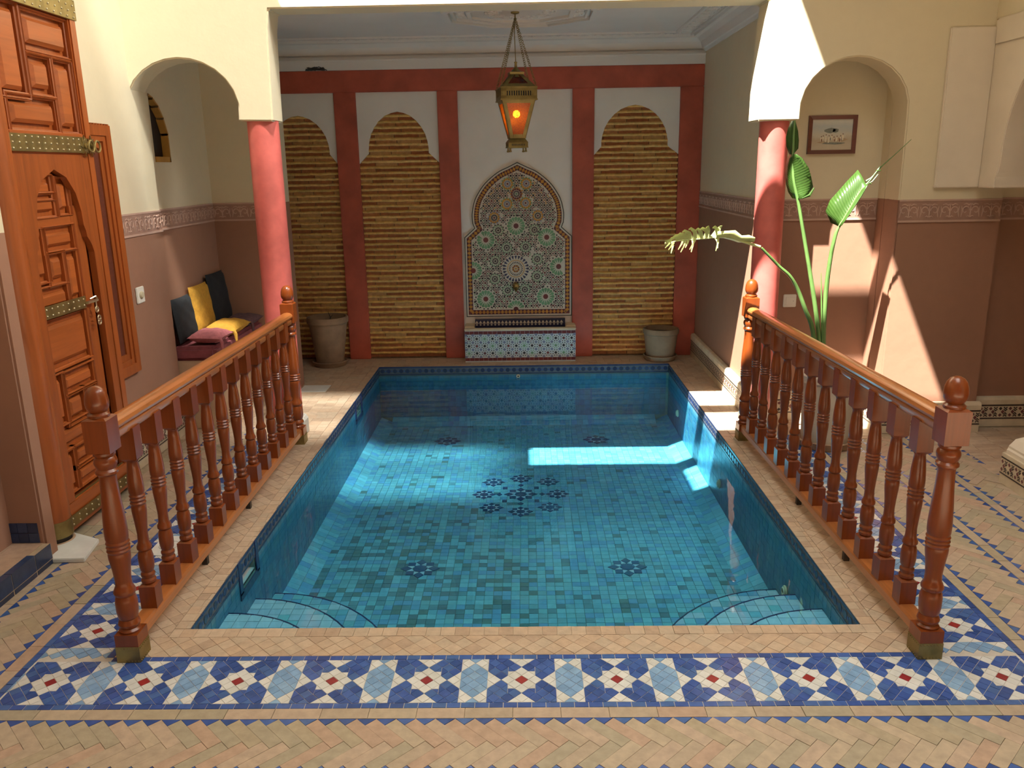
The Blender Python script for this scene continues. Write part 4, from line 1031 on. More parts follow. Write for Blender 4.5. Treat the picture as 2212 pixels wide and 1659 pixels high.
# ------------------------------------------------------------------ turned wooden railings
def railing(label, xn, xf, yn, yf, zrail=(.848, .80)):
    L = math.hypot(xf - xn, yf - yn); ang = math.atan2(yf - yn, xf - xn)
    t = thing('pool_railing', label, 'railing', (xn, yn, 0), ang - PI / 2)       # local y runs along the railing
    h = .041
    def newel(y):
        mb = MB(); mb.box(-h, y - h, .062, h, y + h, .108); mb.box(-h, y - h, .79, h, y + h, .905)
        mb.lathe([(h * .99, .905), (.030, .912)], (0, y, 0), 4, a0=PI / 4, sx=S2, sy=S2)
        prof = [(.0, .105), (.036, .108), (.038, .116), (.030, .124), (.035, .130), (.038, .140), (.034, .152), (.030, .158), (.034, .165), (.0375, .19), (.0375, .225), (.034, .243), (.031, .249), (.037, .258), (.038, .266), (.033, .278), (.0285, .288), (.0275, .31), (.031, .35), (.037, .395), (.0375, .410), (.036, .416), (.040, .424), (.036, .430), (.040, .438), (.036, .444), (.040, .453), (.036, .460), (.0385, .47), (.039, .50), (.036, .56), (.030, .64), (.028, .695), (.029, .703), (.037, .711), (.037, .719), (.030, .727), (.037, .742), (.0385, .752), (.036, .763), (.030, .770), (.036, .778), (.036, .786), (.030, .792), (0, .793)]
        mb.lathe(prof, (0, y, 0), 22); o = mb.build('newel_post', M['wood'], t, 30, bevel=0)
        fin = [(.026, .905), (.035, .912), (.036, .920), (.027, .928), (.031, .934), (.037, .945), (.0385, .96), (.0365, .98), (.031, .998), (.022, 1.010), (.010, 1.0165), (0, 1.018)]
        mb = MB(); mb.lathe(fin, (0, y, 0), 22); mb.build('finial', M['wood'], o, True)
        mb = MB(); mb.box(-h - .0015, y - h - .0015, 0, h + .0015, y + h + .0015, .062)
        for s in range(4):
            for k in range(7):
                for zz in (.006, .056):
                    a = -h + .006 + k * (2 * h - .012) / 6; e = h + .002
                    p = [(a, -e), (e, a), (a, e), (-e, a)][s]; mb.sphere((p[0], y + p[1], zz), .0028, 6, 4)
        mb.build('brass_shoe', M['brass'], o)
    newel(0); newel(L)
    # handrail and bottom rail
    hr = [(-.020, -.048), (.020, -.048), (.024, -.040), (.024, -.022), (.019, -.016), (.031, -.008), (.034, .002), (.030, .014), (.018, .022), (0, .025), (-.018, .022), (-.030, .014), (-.034, .002), (-.031, -.008), (-.019, -.016), (-.024, -.022), (-.024, -.040)]
    mb = MB(); mb.sweep(hr, [((0, h - .004, zrail[0] + .012), (1, 0, 0), (0, 0, 1)), ((0, L - h + .004, zrail[1] + .03), (1, 0, 0), (0, 0, 1))]); mb.build('handrail', M['woodx'], t, 28)
    br = [(-.030, .062), (.030, .062), (.030, .092), (.024, .104), (-.024, .104), (-.030, .092)]
    mb = MB(); mb.sweep(br, [((0, h - .004, 0), (1, 0, 0), (0, 0, 1)), ((0, L - h + .004, 0), (1, 0, 0), (0, 0, 1))]); mb.build('bottom_rail', M['woodx'], t)
    for y in (L * .30, L * .56):
        mb = MB(); mb.box(-.012, y - .012, 0, .012, y + .012, .063); mb.build('support_foot', M['iron'], t)
    b = .030; mb = MB(); mb.box(-b, -b, .103, b, b, .192); mb.box(-b, -b, .70, b, b, .818)
    mb.lathe([(b * .99, .192), (.020, .199)], n=4, a0=PI / 4, sx=S2, sy=S2); mb.lathe([(.020, .69), (b * .99, .70)], n=4, a0=PI / 4, sx=S2, sy=S2)
    prof = [(0, .19), (.022, .198), (.027, .206), (.027, .214), (.022, .222), (.026, .230), (.026, .238), (.021, .246), (.025, .255), (.0275, .275), (.0275, .31), (.024, .327), (.021, .332), (.027, .340), (.027, .350), (.022, .360), (.020, .37), (.019, .40), (.022, .44), (.0265, .49), (.027, .510), (.025, .516), (.029, .524), (.025, .530), (.029, .538), (.025, .544), (.029, .552), (.025, .558), (.0275, .566), (.028, .585), (.026, .62), (.022, .66), (.0195, .682), (.021, .687), (.0245, .693), (.0245, .699), (.020, .704), (0, .705)]
    mb.lathe(prof, n=18); me = mb.mesh('baluster', M['wood'], 30)
    n = 12
    for k in range(n):
        o = link('baluster', me, t, (0, L * (k + 1) / (n + 1), 0)); o.rotation_euler = (0, 0, U(-.06, .06))
    return t
railing('orange brown turned wood railing along the left side of the pool', -1.4158, -1.4457, 2.6475, 5.06)
railing('orange brown turned wood railing along the right side of the pool, far end in sun', 1.4276, 1.3982, 2.637, 5.04)

# ------------------------------------------------------------------ carved double-height door leaf
def build_door():
    X0 = -2.17
    t = thing('carved_door_leaf', 'tall carved cedar door leaf with brass straps and a small arched wicket', 'door', (X0, 3.6, 0)); Mi = Matrix.Translation((-X0, -3.6, 0))
    def part(n, mb, mats, par=None, **k):
        o = mb.build(n, mats, par or t, **k)
        if par is None: o.matrix_parent_inverse = Mi
        return o
    Y0, Y1, Z0, Z1 = 3.63, 4.36, .03, 2.56
    mb = MB(); mb.box(X0 - .075, Y0, Z0, X0 - .052, Y1, Z1); part('back_board', mb, M['door'])
    mb = MB(); mb.lathe([(.078, .045), (.078, 2.56)], (X0 - .055, 3.60, 0), 28); part('pivot_stile', mb, M['door'], smooth=True)
    mb = MB(); mb.lathe([(.080, .045), (.080, .125)], (X0 - .055, 3.60, 0), 28); part('pivot_sleeve', mb, M['brass'], smooth=True)
    mb = MB(); mb.lathe([(.066, .021), (.066, .046)], (X0 - .055, 3.60, 0), 28); part('pivot_pin', mb, M['iron'], smooth=True)
    # lock stile, rails
    mb = MB(); mb.box(X0 - .05, 4.295, Z0, X0, Y1, Z1); part('lock_stile', mb, M['door'], bevel=.008)
    for z0, z1 in ((2.425, 2.56), (1.79, 1.89)):
        mb = MB(); mb.box(X0 - .045, 3.67, z0, X0 - .006, 4.30, z1); part('rail', mb, M['doorh'], bevel=.004)
    # lobed arch plate framing the wicket
    hole = [(3.722, .17), (3.722, 1.30), (3.735, 1.36), (3.752, 1.375), (3.758, 1.41), (3.772, 1.44), (3.772, 1.50), (3.80, 1.60), (3.86, 1.675), (3.972, 1.722), (4.07, 1.685), (4.135, 1.61), (4.165, 1.52), (4.168, 1.455), (4.182, 1.425), (4.186, 1.395), (4.205, 1.375), (4.222, 1.35), (4.235, 1.315), (4.235, .17)]
    outer = [(3.66, .17), (3.66, 1.79), (4.30, 1.79), (4.30, .17)]
    poly = [outer[0], outer[1], outer[2], outer[3]] + hole[::-1]
    mb = MB(); mb.prism(poly, X0 - .036, X0 - .004, 'yz'); part('arch_plate', mb, M['door'])
    mb = MB(); mb.box(X0 - .036, 3.66, Z0, X0 - .004, 4.30, .17); part('bottom_rail', mb, M['doorh'], bevel=.004)
    # panels: a groove frame of moulding and a raised field
    def panel(y0, y1, z0, z1, x, mat, par, mw=.020):
        p = bpy.data.objects.new('panel', None); COL.objects.link(p); p.parent = par
        if par is t: p.matrix_parent_inverse = Mi
        g = .024; a, b, c, d = y0, y1, z0, z1; s = min(.016, (b - a) * .2, (d - c) * .2)
        mb = MB(); vs = []
        for (q, xx) in ((0, x - .032), (0, x - .012), (s, x + .002)): vs += [(xx, a + q, c + q), (xx, b - q, c + q), (xx, b - q, d - q), (xx, a + q, d - q)]
        fs = [(8, 9, 10, 11)] + [(k * 4 + i, k * 4 + (i + 1) % 4, (k + 1) * 4 + (i + 1) % 4, (k + 1) * 4 + i) for k in range(2) for i in range(4)]
        mb.add(vs, fs); mb.build('raised_field', mat, p)
        mb = MB(); A, B, C, D = a - g, b + g, c - g, d + g; vs = []
        for (q, xx) in ((0, x - .034), (.001, x - .008), (-.005, x - .003), (-.007, x + .006), (-mw * .6, x + .010), (-mw * .75, x + .004), (-mw, x + .002), (-mw, x - .034)): vs += [(xx, A + q, C + q), (xx, B - q, C + q), (xx, B - q, D - q), (xx, A + q, D - q)]
        mb.add(vs, [(k * 4 + i, k * 4 + (i + 1) % 4, (k + 1) * 4 + (i + 1) % 4, (k + 1) * 4 + i) for k in range(7) for i in range(4)]); mb.build('moulding', M['door'], p)
    xu = X0 - .022
    for q in ((3.715, 3.862, 2.062, 2.395), (3.945, 4.268, 2.275, 2.385), (3.945, 4.08, 2.085, 2.195), (4.148, 4.262, 1.925, 2.195), (3.745, 4.078, 1.925, 2.01)): panel(*q, xu, M['doorh'], t)
    # wicket door, set back in the arch
    w = bpy.data.objects.new('wicket_door', None); COL.objects.link(w); w.parent = t; w.matrix_parent_inverse = Mi
    xw = X0 - .032
    for q in ((3.79, 3.955, 1.615, 1.665), (4.035, 4.09, 1.54, 1.655), (3.785, 3.965, 1.535, 1.585), (3.755, 3.822, 1.245, 1.428), (3.868, 4.083, 1.372, 1.432), (3.872, 3.965, 1.222, 1.315), (4.015, 4.09, 1.118, 1.310), (3.748, 3.965, 1.098, 1.160), (3.742, 4.090, .830, 1.012), (3.848, 4.083, .690, .745), (3.74, 3.798, .565, .750), (3.85, 3.965, .545, .635), (4.02, 4.083, .44, .635), (3.745, 3.965, .435, .500), (3.745, 3.800, .225, .375), (3.85, 4.083, .325, .375), (3.85, 4.083, .225, .275)): panel(*q, xw, M['doorh'], w, .014)
    mb = MB(); mb.box(xw - .012, 3.745, 1.462, xw + .004, 4.10, 1.505); mb.build('smooth_rail', M['doorh'], w, bevel=.004)
    mb = MB(); mb.box(xw - .016, 4.105, .17, xw, 4.21, 1.55); mb.build('edge_stile', M['door'], w)
    # brass straps with studs
    def strap(y0, y1, z0, z1, x, rows, cols, name='strap', par=None, stag=False):
        mb = MB(); mb.box(x - .004, y0, z0, x + .002, y1, z1); o = part(name, mb, M['brass'], par, bevel=.0015)
        mb = MB()
        for r in range(rows):
            for k in range(cols):
                yy = y0 + (y1 - y0) * (k + .5 + (.25 if stag and r % 2 else 0)) / cols; mb.sphere((x + .002, yy, z0 + (z1 - z0) * (r + .5) / rows), .0052, 8, 6)
        s = mb.build('studs', M['stud'], o, True); return o
    strap(3.585, 4.285, 1.800, 1.876, X0 + .006, 3, 14)
    strap(3.60, 4.36, 2.425, 2.53, X0 + .004, 4, 13, stag=True)
    strap(3.63, 4.35, .055, .112, X0 + .004, 2, 12)
    strap(3.72, 4.24, .125, .178, xw + .016, 2, 10, par=w)
    o = strap(3.722, 4.10, 1.050, 1.110, xw + .018, 2, 8, par=w)
    mb = MB(); mb.tube([(xw + .03, 4.09, 1.075), (xw + .03, 4.19, 1.075)], .008, 8); mb.tube([(xw + .03, 4.12, 1.09), (xw + .045, 4.15, 1.10), (xw + .03, 4.19, 1.085)], .004, 6); mb.build('bolt', M['stud'], w, True)
    mb = MB(); mb.ring((xw + .035, 4.165, 1.03), .014, .004, 'x', 14, 6, 0, 1); mb.tube([(xw + .035, 4.165, 1.07), (xw + .035, 4.165, 1.03)], .004, 6); mb.ring((xw + .038, 4.17, .985), .013, .0042, 'x', 16); mb.ring((xw + .038, 4.17, .965), .013, .0042, 'x', 16); mb.build('hasp', M['stud'], w, True)
    # star-shaped knocker plates with rings
    for yy in (4.262, 4.325):
        mb = MB(); pts = []
        for i in range(16):
            a = i * PI / 8; r = (.052, .030)[i % 2]; pts.append((yy + r * math.cos(a) * .75, 1.834 + r * math.sin(a)))
        mb.prism(pts, X0 + .006, X0 + .012, 'yz'); mb.sphere((X0 + .014, yy, 1.834), .014); o = part('knocker_plate', mb, M['brass'])
        mb = MB(); mb.ring((X0 + .035, yy + .012, 1.832), .027, .0055, 'x', 20, 8); mb.build('knocker_ring', M['brass'], o, True)
    return t
build_door()
mb = MB(); mb.prism([(-2.27, 3.385), (-1.985, 3.395), (-2.02, 3.60), (-2.27, 3.72)], .0, .021, 'xy'); mb.build('pivot_slab', M['marble'], None, bevel=.003)
SL = bpy.data.objects['pivot_slab']; tag(SL, 'white marble slab carrying the pivot of the carved door', 'slab')
mb = MB(); mb.lathe([(.070, .021), (.074, .024), (.080, .024), (.084, .021)], (-2.225, 3.60, 0), 30); mb.build('socket_ring', M['paleb'], SL, True)
mb = MB(); mb.box(-1.785, 6.305, -.003, -1.568, 6.51, .004); tag(mb.build('marble_slab', M['marble'], None, bevel=.001), 'white marble slab let into the floor behind the left railing', 'slab')
mb = MB(); mb.box(-1.735, 3.455, -.003, -1.60, 3.66, .0035); o = tag(mb.build('drain_cover', M['marble'], None, bevel=.001), 'white square drain cover in the left mosaic band', 'drain cover')
mb = MB(); mb.ring((-1.667, 3.557, .0035), .045, .0015, 'z', 28); mb.build('round_lid', M['stone'], o, True)

M['pframe'] = wood_mat('dark_red_frame', (.13, .035, .02, 1), .4, 0, .2)
# ------------------------------------------------------------------ wood framed opening on the left wall (beside the door)
def build_frame():
    t = thing('wooden_wall_frame', 'carved dark wood window frame with toothed edge on the left wall behind the door', 'window', (LX, 4.40, .56)); Mi = Matrix.Translation((-LX, -4.40, -.56))
    y0, y1, z0, z1 = 4.05, 4.775, .565, 1.955
    def ring(a, b, xa, xb, n, mat):
        mb = MB(); A = [(y0 + a, z0 + a), (y1 - a, z0 + a), (y1 - a, z1 - a), (y0 + a, z1 - a)]; B = [(y0 + b, z0 + b), (y1 - b, z0 + b), (y1 - b, z1 - b), (y0 + b, z1 - b)]
        vs = [(xa, y, z) for y, z in A] + [(xb, y, z) for y, z in A] + [(xb, y, z) for y, z in B] + [(xa, y, z) for y, z in B]
        mb.add(vs, [(k * 4 + i, k * 4 + (i + 1) % 4, (k + 1) * 4 + (i + 1) % 4, (k + 1) * 4 + i) for k in range(3) for i in range(4)])
        o = mb.build(n, mat, t); o.matrix_parent_inverse = Mi; return o
    ring(0, .055, LX, LX + .03, 'outer_moulding', M['door']); ring(.055, .085, LX, LX + .022, 'middle_moulding', M['door']); ring(.085, .12, LX, LX + .012, 'inner_moulding', M['door'])
    mb = MB(); mb.box(LX, y0 + .12, z0 + .12, LX + .004, y1 - .12, z1 - .12); o = mb.build('dark_pane', M['pframe'], t); o.matrix_parent_inverse = Mi
    mb = MB(); k = 58
    for i in range(k):
        z = z0 + (z1 - z0) * (i + .5) / k; mb.box(LX + .004, y1 - .002, z - .007, LX + .026, y1 + .008, z + .007)
    for i in range(24):
        y = y0 + (y1 - y0) * (i + .5) / 24; mb.box(LX + .004, y - .009, z1, LX + .026, y + .009, z1 + .008)
    o = mb.build('toothed_edge', M['door'], t); o.matrix_parent_inverse = Mi
build_frame()

# ------------------------------------------------------------------ raised threshold at far left
def threshold():
    o = bpy.data.objects.new('trim_51', None); COL.objects.link(o); tag(o, 'raised threshold with dark blue tiled riser at the far left', 'step', None, 'structure')
    mb = MB(); mb.box(-2.75, -1.2, 0, -2.128, 3.398, .094); mb.build('threshold_slab', M['grout'], o)
    tl = [(rect(x, y, x + .15, y + .15), M['brick']) for x in (-2.74, -2.59, -2.44, -2.29) for y in [1.6 + .15 * k for k in range(12)]]
    tl = [(cliprect(q, -2.75, 0, -2.16, 3.398), m) for q, m in tl]; lay(o, [(q, m) for q, m in tl if len(q) > 2], plane((0, 0, .096), (1, 0, 0), (0, 1, 0)), 'tile', 60, th=.002)
    pl = plane((-2.126, 1.4, 0), (0, 1, 0), (0, 0, 1)); tl = []; y = 0
    while y < 1.99:
        tl += [(rect(y, .024, min(y + .17, 1.995), .097), M['navyriser']), (rect(y, .0, min(y + .17, 1.995), .021), M['navyriser'])]; y += .17
    lay(o, tl, pl, 'riser_tile', 60, th=.002, tilt=0, gap=.0015)
    tl = [(rect(-2.16, y, -2.126, y + .17), M['navyriser']) for y in [1.4 + .17 * k for k in range(12)] if y + .17 < 3.42]
    lay(o, tl, plane((0, 0, .0975), (1, 0, 0), (0, 1, 0)), 'edge_tile', 60, th=.002)
    tl = [(rect(-2.72 + .0455 * i, z, -2.72 + .0455 * (i + 1), z + .047), M['navyriser']) for i in range(12) for z in (.098, .146)]
    lay(o, [(cliprect(q, -2.75, 0, -2.152, 1), m) for q, m in tl], plane((0, 3.395, 0), (1, 0, 0), (0, 0, 1)), 'base_tile', 60, th=.004, tilt=0)
M['navyriser'] = tilem('deep_blue_riser_tile', [(.022, .04, .10, 1), (.03, .055, .13, 1), (.02, .035, .085, 1)], .25, .2, .2)
threshold()

# ------------------------------------------------------------------ seating nook: bench and cushions
def pillow(w, d, h, n=14, pw=3.0, sag=.0, pinch=.12):
    """soft square cushion, seam in the middle plane"""
    mb = MB(); vs = []
    for s in (1, -1):
        for j in range(n + 1):
            for i in range(n + 1):
                u, v = -1 + 2 * i / n, -1 + 2 * j / n
                prof = ((1 - abs(u) ** pw) * (1 - abs(v) ** pw)) ** .55
                k = 1 - pinch * (1 - abs(v) ** 2) * abs(u) ** 3; l = 1 - pinch * (1 - abs(u) ** 2) * abs(v) ** 3
                z = s * h / 2 * prof + .004 * math.sin(9 * u + 3 * s) * math.sin(7 * v + 1) * prof - sag * (u * u)
                vs.append((u * w / 2 * k, v * d / 2 * l, z))
    m = (n + 1) ** 2; fs = []
    for s in range(2):
        for j in range(n):
            for i in range(n):
                a = s * m + j * (n + 1) + i; f = (a, a + 1, a + n + 2, a + n + 1); fs.append(f if s == 0 else f[::-1])
    mb.add(vs, fs); return mb
def cushion(label, mat, w, d, h, loc, rot, tassel=True, **k):
    mb = pillow(w, d, h, **k); o = mb.build('cushion', mat, None, True, recalc=True); o.location = loc; o.rotation_euler = rot; tag(o, label, 'cushion')
    if tassel:
        tm = MB(); tm.tube([(w / 2 * .97, -d / 2 * .97, 0), (w / 2 + .012, -d / 2 - .02, -.015), (w / 2 + .02, -d / 2 - .035, -.06)], [.010, .013, .008], 6); tm.build('tassel', mat, o, True)
    return o
def bench():
    t = thing('built_in_bench', 'low built in bench with burgundy mattress in the left nook', 'bench', (-2.2, 5.9, 0)); Mi = Matrix.Translation((2.2, -5.9, 0))
    mb = MB(); mb.box(NX + .01, YK + .015, 0, -2.06, NY - .01, .475); o = mb.build('base', M['paleb'], t, bevel=.005); o.matrix_parent_inverse = Mi
    mb = MB(); mb.box(NX + .01, YK + .015, .475, -2.05, NY - .012, .57); o = mb.build('mattress', M['burg'], t, True, bevel=.022); o.matrix_parent_inverse = Mi
bench()
tilt = math.radians(83)
cushion('black back cushion at the near end of the nook bench', M['black'], .30, .31, .06, (-2.305, 5.55, .735), (0, tilt, 0), False, pinch=.03, pw=6)
cushion('mustard yellow back cushion between two black ones', M['mustard'], .34, .33, .06, (-2.303, 5.875, .755), (0, tilt, 0), False, pinch=.03, pw=6)
cushion('black back cushion at the far end of the nook bench', M['black'], .39, .34, .06, (-2.300, 6.215, .775), (0, tilt, 0), False, pinch=.03, pw=6)
cushion('mustard yellow cushion lying flat on the nook bench', M['mustard'], .23, .36, .095, (-2.125, 5.85, .622), (.0, .03, .0))
cushion('rose pink cushion lying at the near end of the nook bench', M['pink'], .23, .25, .085, (-2.125, 5.518, .622), (.0, .03, 0))
cushion('dark plum cushion lying at the far end of the nook bench', M['plum'], .23, .30, .075, (-2.125, 6.19, .612), (0, .02, 0))
def nook_window():
    t = thing('window_1', 'small pointed window niche with ochre wood reveal in the nook wall', 'window', (NX, 5.6, 1.77)); t['kind'] = 'structure'; Mi = Matrix.Translation((-NX, -5.6, -1.77))
    mb = MB(); mb.box(NX - .05, 5.49, 1.75, NX - .045, 5.75, 2.2); o = mb.build('pane', M['recessdark'], t); o.matrix_parent_inverse = Mi
    cur = [(5.735, 1.766), (5.735, 1.95), (5.69, 2.05), (5.63, 2.12), (5.56, 2.165), (5.5, 2.185)]; mb = MB()
    for (a, b), (c, d) in zip(cur, cur[1:]):
        mb.add([(NX - .042, a, b), (NX + .006, a, b), (NX + .006, c, d), (NX - .042, c, d), (NX - .042, a - .014, b), (NX + .006, a - .014, b), (NX + .006, c - .012, d - .014), (NX - .042, c - .012, d - .014)], [(0, 1, 2, 3), (7, 6, 5, 4), (1, 5, 6, 2), (0, 3, 7, 4)])
    mb.box(NX - .042, 5.5, 1.766, NX + .006, 5.735, 1.80); o = mb.build('window_frame', M['ochre'], t); o.matrix_parent_inverse = Mi
M['ochre'] = pm('ochre_wood', (.46, .24, .05, 1), .5, .15, 12)
nook_window()

# ------------------------------------------------------------------ switches, picture
def wallplate(name, label, loc, rz, w, h, round_knob):
    t = thing(name, label, 'switch', loc, rz)
    mb = MB(); mb.box(-w / 2, -.010, -h / 2, w / 2, 0, h / 2); mb.build('plate', M['plastic'], t, True, bevel=.004)
    if round_knob:
        mb = MB(); pr = [(.021, 0), (.021, .008), (.018, .014), (0, .015)]; mb.lathe(pr, (0, 0, 0), 24); o = mb.build('knob', M['knob'], t, True); o.location = (0, -.009, 0); o.rotation_euler = (PI / 2, 0, 0)
    else:
        mb = MB(); mb.box(-w * .32, -.016, -h * .30, w * .34, -.008, h * .30); o = mb.build('rocker', M['plastic'], t, True, bevel=.002)
        mb = MB(); mb.sphere((w * .25, -.0165, 0), .002, 6, 4); mb.build('indicator', M['z_navy'], t)
wallplate('wall_switch', 'white wall switch with round ivory dial on the left wall', (LX, 4.93, .99), PI / 2, .10, .098, True)
wallplate('wall_switch', 'white rocker switch plate low on the niche wall beside the red column', (1.765, 5.46, .815), 0, .085, .085, False)
def picture():
    x, z, y, w, h = 1.957, 1.862, 5.46, .30, .232
    t = thing('framed_picture', 'small framed watercolour of robed figures in a desert hanging in the niche', 'picture', (x, y, z))
    mb = MB(); b = .024
    A = [(-w / 2, -h / 2), (w / 2, -h / 2), (w / 2, h / 2), (-w / 2, h / 2)]; B = [(u * (1 - 2 * b / w), v * (1 - 2 * b / h)) for u, v in A]; vs = []
    for pts, d in ((A, 0), (A, -.018), (B, -.013), (B, -.004)): vs += [(u, d, v) for u, v in pts]
    mb.add(vs, [(k * 4 + i, k * 4 + (i + 1) % 4, (k + 1) * 4 + (i + 1) % 4, (k + 1) * 4 + i) for k in range(3) for i in range(4)]); mb.build('frame', M['pframe'], t, bevel=0)
    mb = MB(); mb.box(-w / 2 + b, -.006, -h / 2 + b, w / 2 - b, -.002, h / 2 - b); mb.build('sheet', M['paint'], t)
    mb = MB(); rnd = random.Random(5)
    def blot(u, v, rx, rz, m): 
        n = 9; mb.add([(u + rx * math.cos(2 * PI * i / n) * rnd.uniform(.75, 1.2), -.0064 - m * .0001, v + rz * math.sin(2 * PI * i / n) * rnd.uniform(.8, 1.15)) for i in range(n)], [tuple(range(n))], m)
    blot(-.012, .024, .034, .016, 1); blot(.02, .026, .022, .013, 1); blot(-.05, -.045, .05, .006, 0); blot(.01, -.052, .085, .007, 1); blot(.055, -.03, .04, .012, 0)
    for i in range(9):
        u = -.066 + .0165 * i + rnd.uniform(-.005, .005); k = rnd.uniform(.6, 1.15); v = -.024 + rnd.uniform(-.008, .008); blot(u, v, .0066 * k, .019 * k, 2); blot(u + .001, v + .021 * k, .0034, .004, 3); blot(u + rnd.uniform(-.008, .008), v - .006, .004, .013 * k, rnd.choice([1, 3, 0]))
    mb.build('brush_strokes', [M['p_tan'], M['p_grey'], M['p_ivory'], M['p_brown']], t, recalc=False)
M['p_tan'] = pm('wash_tan', (.42, .31, .20, 1), .8, .2, 60); M['p_grey'] = pm('wash_grey_green', (.20, .21, .18, 1), .8, .25, 60); M['p_ivory'] = pm('wash_ivory', (.66, .60, .47, 1), .8, .1, 60); M['p_brown'] = pm('wash_brown', (.20, .10, .06, 1), .8, .2, 60)
def paint_mat():
    n = NT('watercolour_sheet'); v = n.n('ShaderNodeTexCoord').outputs['Generated']; x = n.n('ShaderNodeSeparateXYZ'); n.l(v, x.inputs[0])
    f = n.math('ADD', x.outputs[2], n.math('MULTIPLY', n.math('SUBTRACT', n.noise(v, 6, 4), .5), .35))
    n.l(n.ramp(f, [(.1, (.52, .45, .34, 1)), (.32, (.46, .38, .27, 1)), (.5, (.55, .52, .43, 1)), (.75, (.44, .48, .48, 1)), (1, (.58, .57, .50, 1))]), n.b.inputs['Base Color']); n.b.inputs['Roughness'].default_value = .35; return n.m
M['paint'] = paint_mat()
picture()

# ------------------------------------------------------------------ clay pots
def pot(label, loc, prof, mat, saucer, mats, twig=False, soil_z=.0):
    t = thing('clay_pot', label, 'pot', loc)
    mb = MB(); mb.lathe(prof, n=36); mb.build('body', mat, t, 35)
    r = prof[-1][0]; mb = MB(); mb.lathe([(r, soil_z), (r * .7, soil_z + .006), (0, soil_z + .01)], n=24); mb.build('soil', M['soil'], t, True)
    mb = MB(); mb.lathe(saucer, n=36); mb.build('saucer', mats, t, 35)
    if twig:
        mb = MB(); mb.tube([(.02, 0, soil_z), (.025, .005, soil_z + .05), (.01, 0, soil_z + .10)], [.005, .004, .002], 6); mb.tube([(.024, .004, soil_z + .045), (.05, .01, soil_z + .075)], [.003, .0015], 5); mb.build('twig', M['iron'], t, True)
    return t
pot('tall tapered clay pot with soil in the back left corner', (-1.735, 7.235, 0), [(.0, .03), (.120, .03), (.122, .05), (.165, .37), (.170, .385), (.182, .395), (.184, .43), (.178, .445), (.162, .445), (.155, .40), (.150, .37)], M['terra'], [(0, .004), (.135, .004), (.158, .045), (.150, .05), (.138, .03), (0, .028)], M['terra'], True, .385)
pot('low round clay pot in front of the right pilaster', (1.228, 7.30, 0), [(0, .028), (.118, .028), (.128, .06), (.145, .20), (.148, .235), (.158, .245), (.160, .275), (.154, .288), (.140, .288), (.134, .24)], M['terra2'], [(0, .004), (.130, .004), (.152, .045), (.145, .05), (.130, .03), (0, .026)], M['terra2'], False, .245)
PLANT = (1.868, 4.92, 0)
POTP = pot('large grey clay pot holding the tall green plant', PLANT, [(0, .03), (.135, .03), (.142, .06), (.150, .25), (.158, .40), (.172, .415), (.174, .45), (.165, .462), (.150, .462), (.145, .42), (.142, .40)], M['greypot'], [(0, .004), (.160, .004), (.182, .05), (.174, .055), (.158, .03), (0, .028)], M['terra'], False, .415)

# ------------------------------------------------------------------ bird of paradise plant
def blade(mb, uvs, cen, left, right, camber=.01):
    """leaf surface from midrib points with left and right edge offsets"""
    n = len(cen); vs = []; uv = []
    for i in range(n):
        c = Vector(cen[i]); l = Vector(left[i]); r = Vector(right[i])
        for k in range(7):
            t = k / 6
            p = l.lerp(c, t * 2) if t <= .5 else c.lerp(r, t * 2 - 1)
            p = p + Vector((0, 1, .0)) * (-camber * math.sin(PI * (t * 2 % 1 if t not in (.5, 1) else 0)))
            vs.append(p); uv.append((t, i / (n - 1)))
    fs = [(i * 7 + k, i * 7 + k + 1, (i + 1) * 7 + k + 1, (i + 1) * 7 + k) for i in range(n - 1) for k in range(6)]
    mb.add(vs, fs); uvs += uv
def leaf_obj(name, parts, mat, parent):
    mb = MB(); uvs = []
    for a in parts: blade(mb, uvs, *a)
    me = mb.mesh(name, mat, 80, recalc=False); u = me.uv_layers.new(name='UVMap')
    for lp in me.loops: u.data[lp.index].uv = uvs[lp.vertex_index]
    o = link(name, me, parent); s = o.modifiers.new('thick', 'SOLIDIFY'); s.thickness = .0015; return o
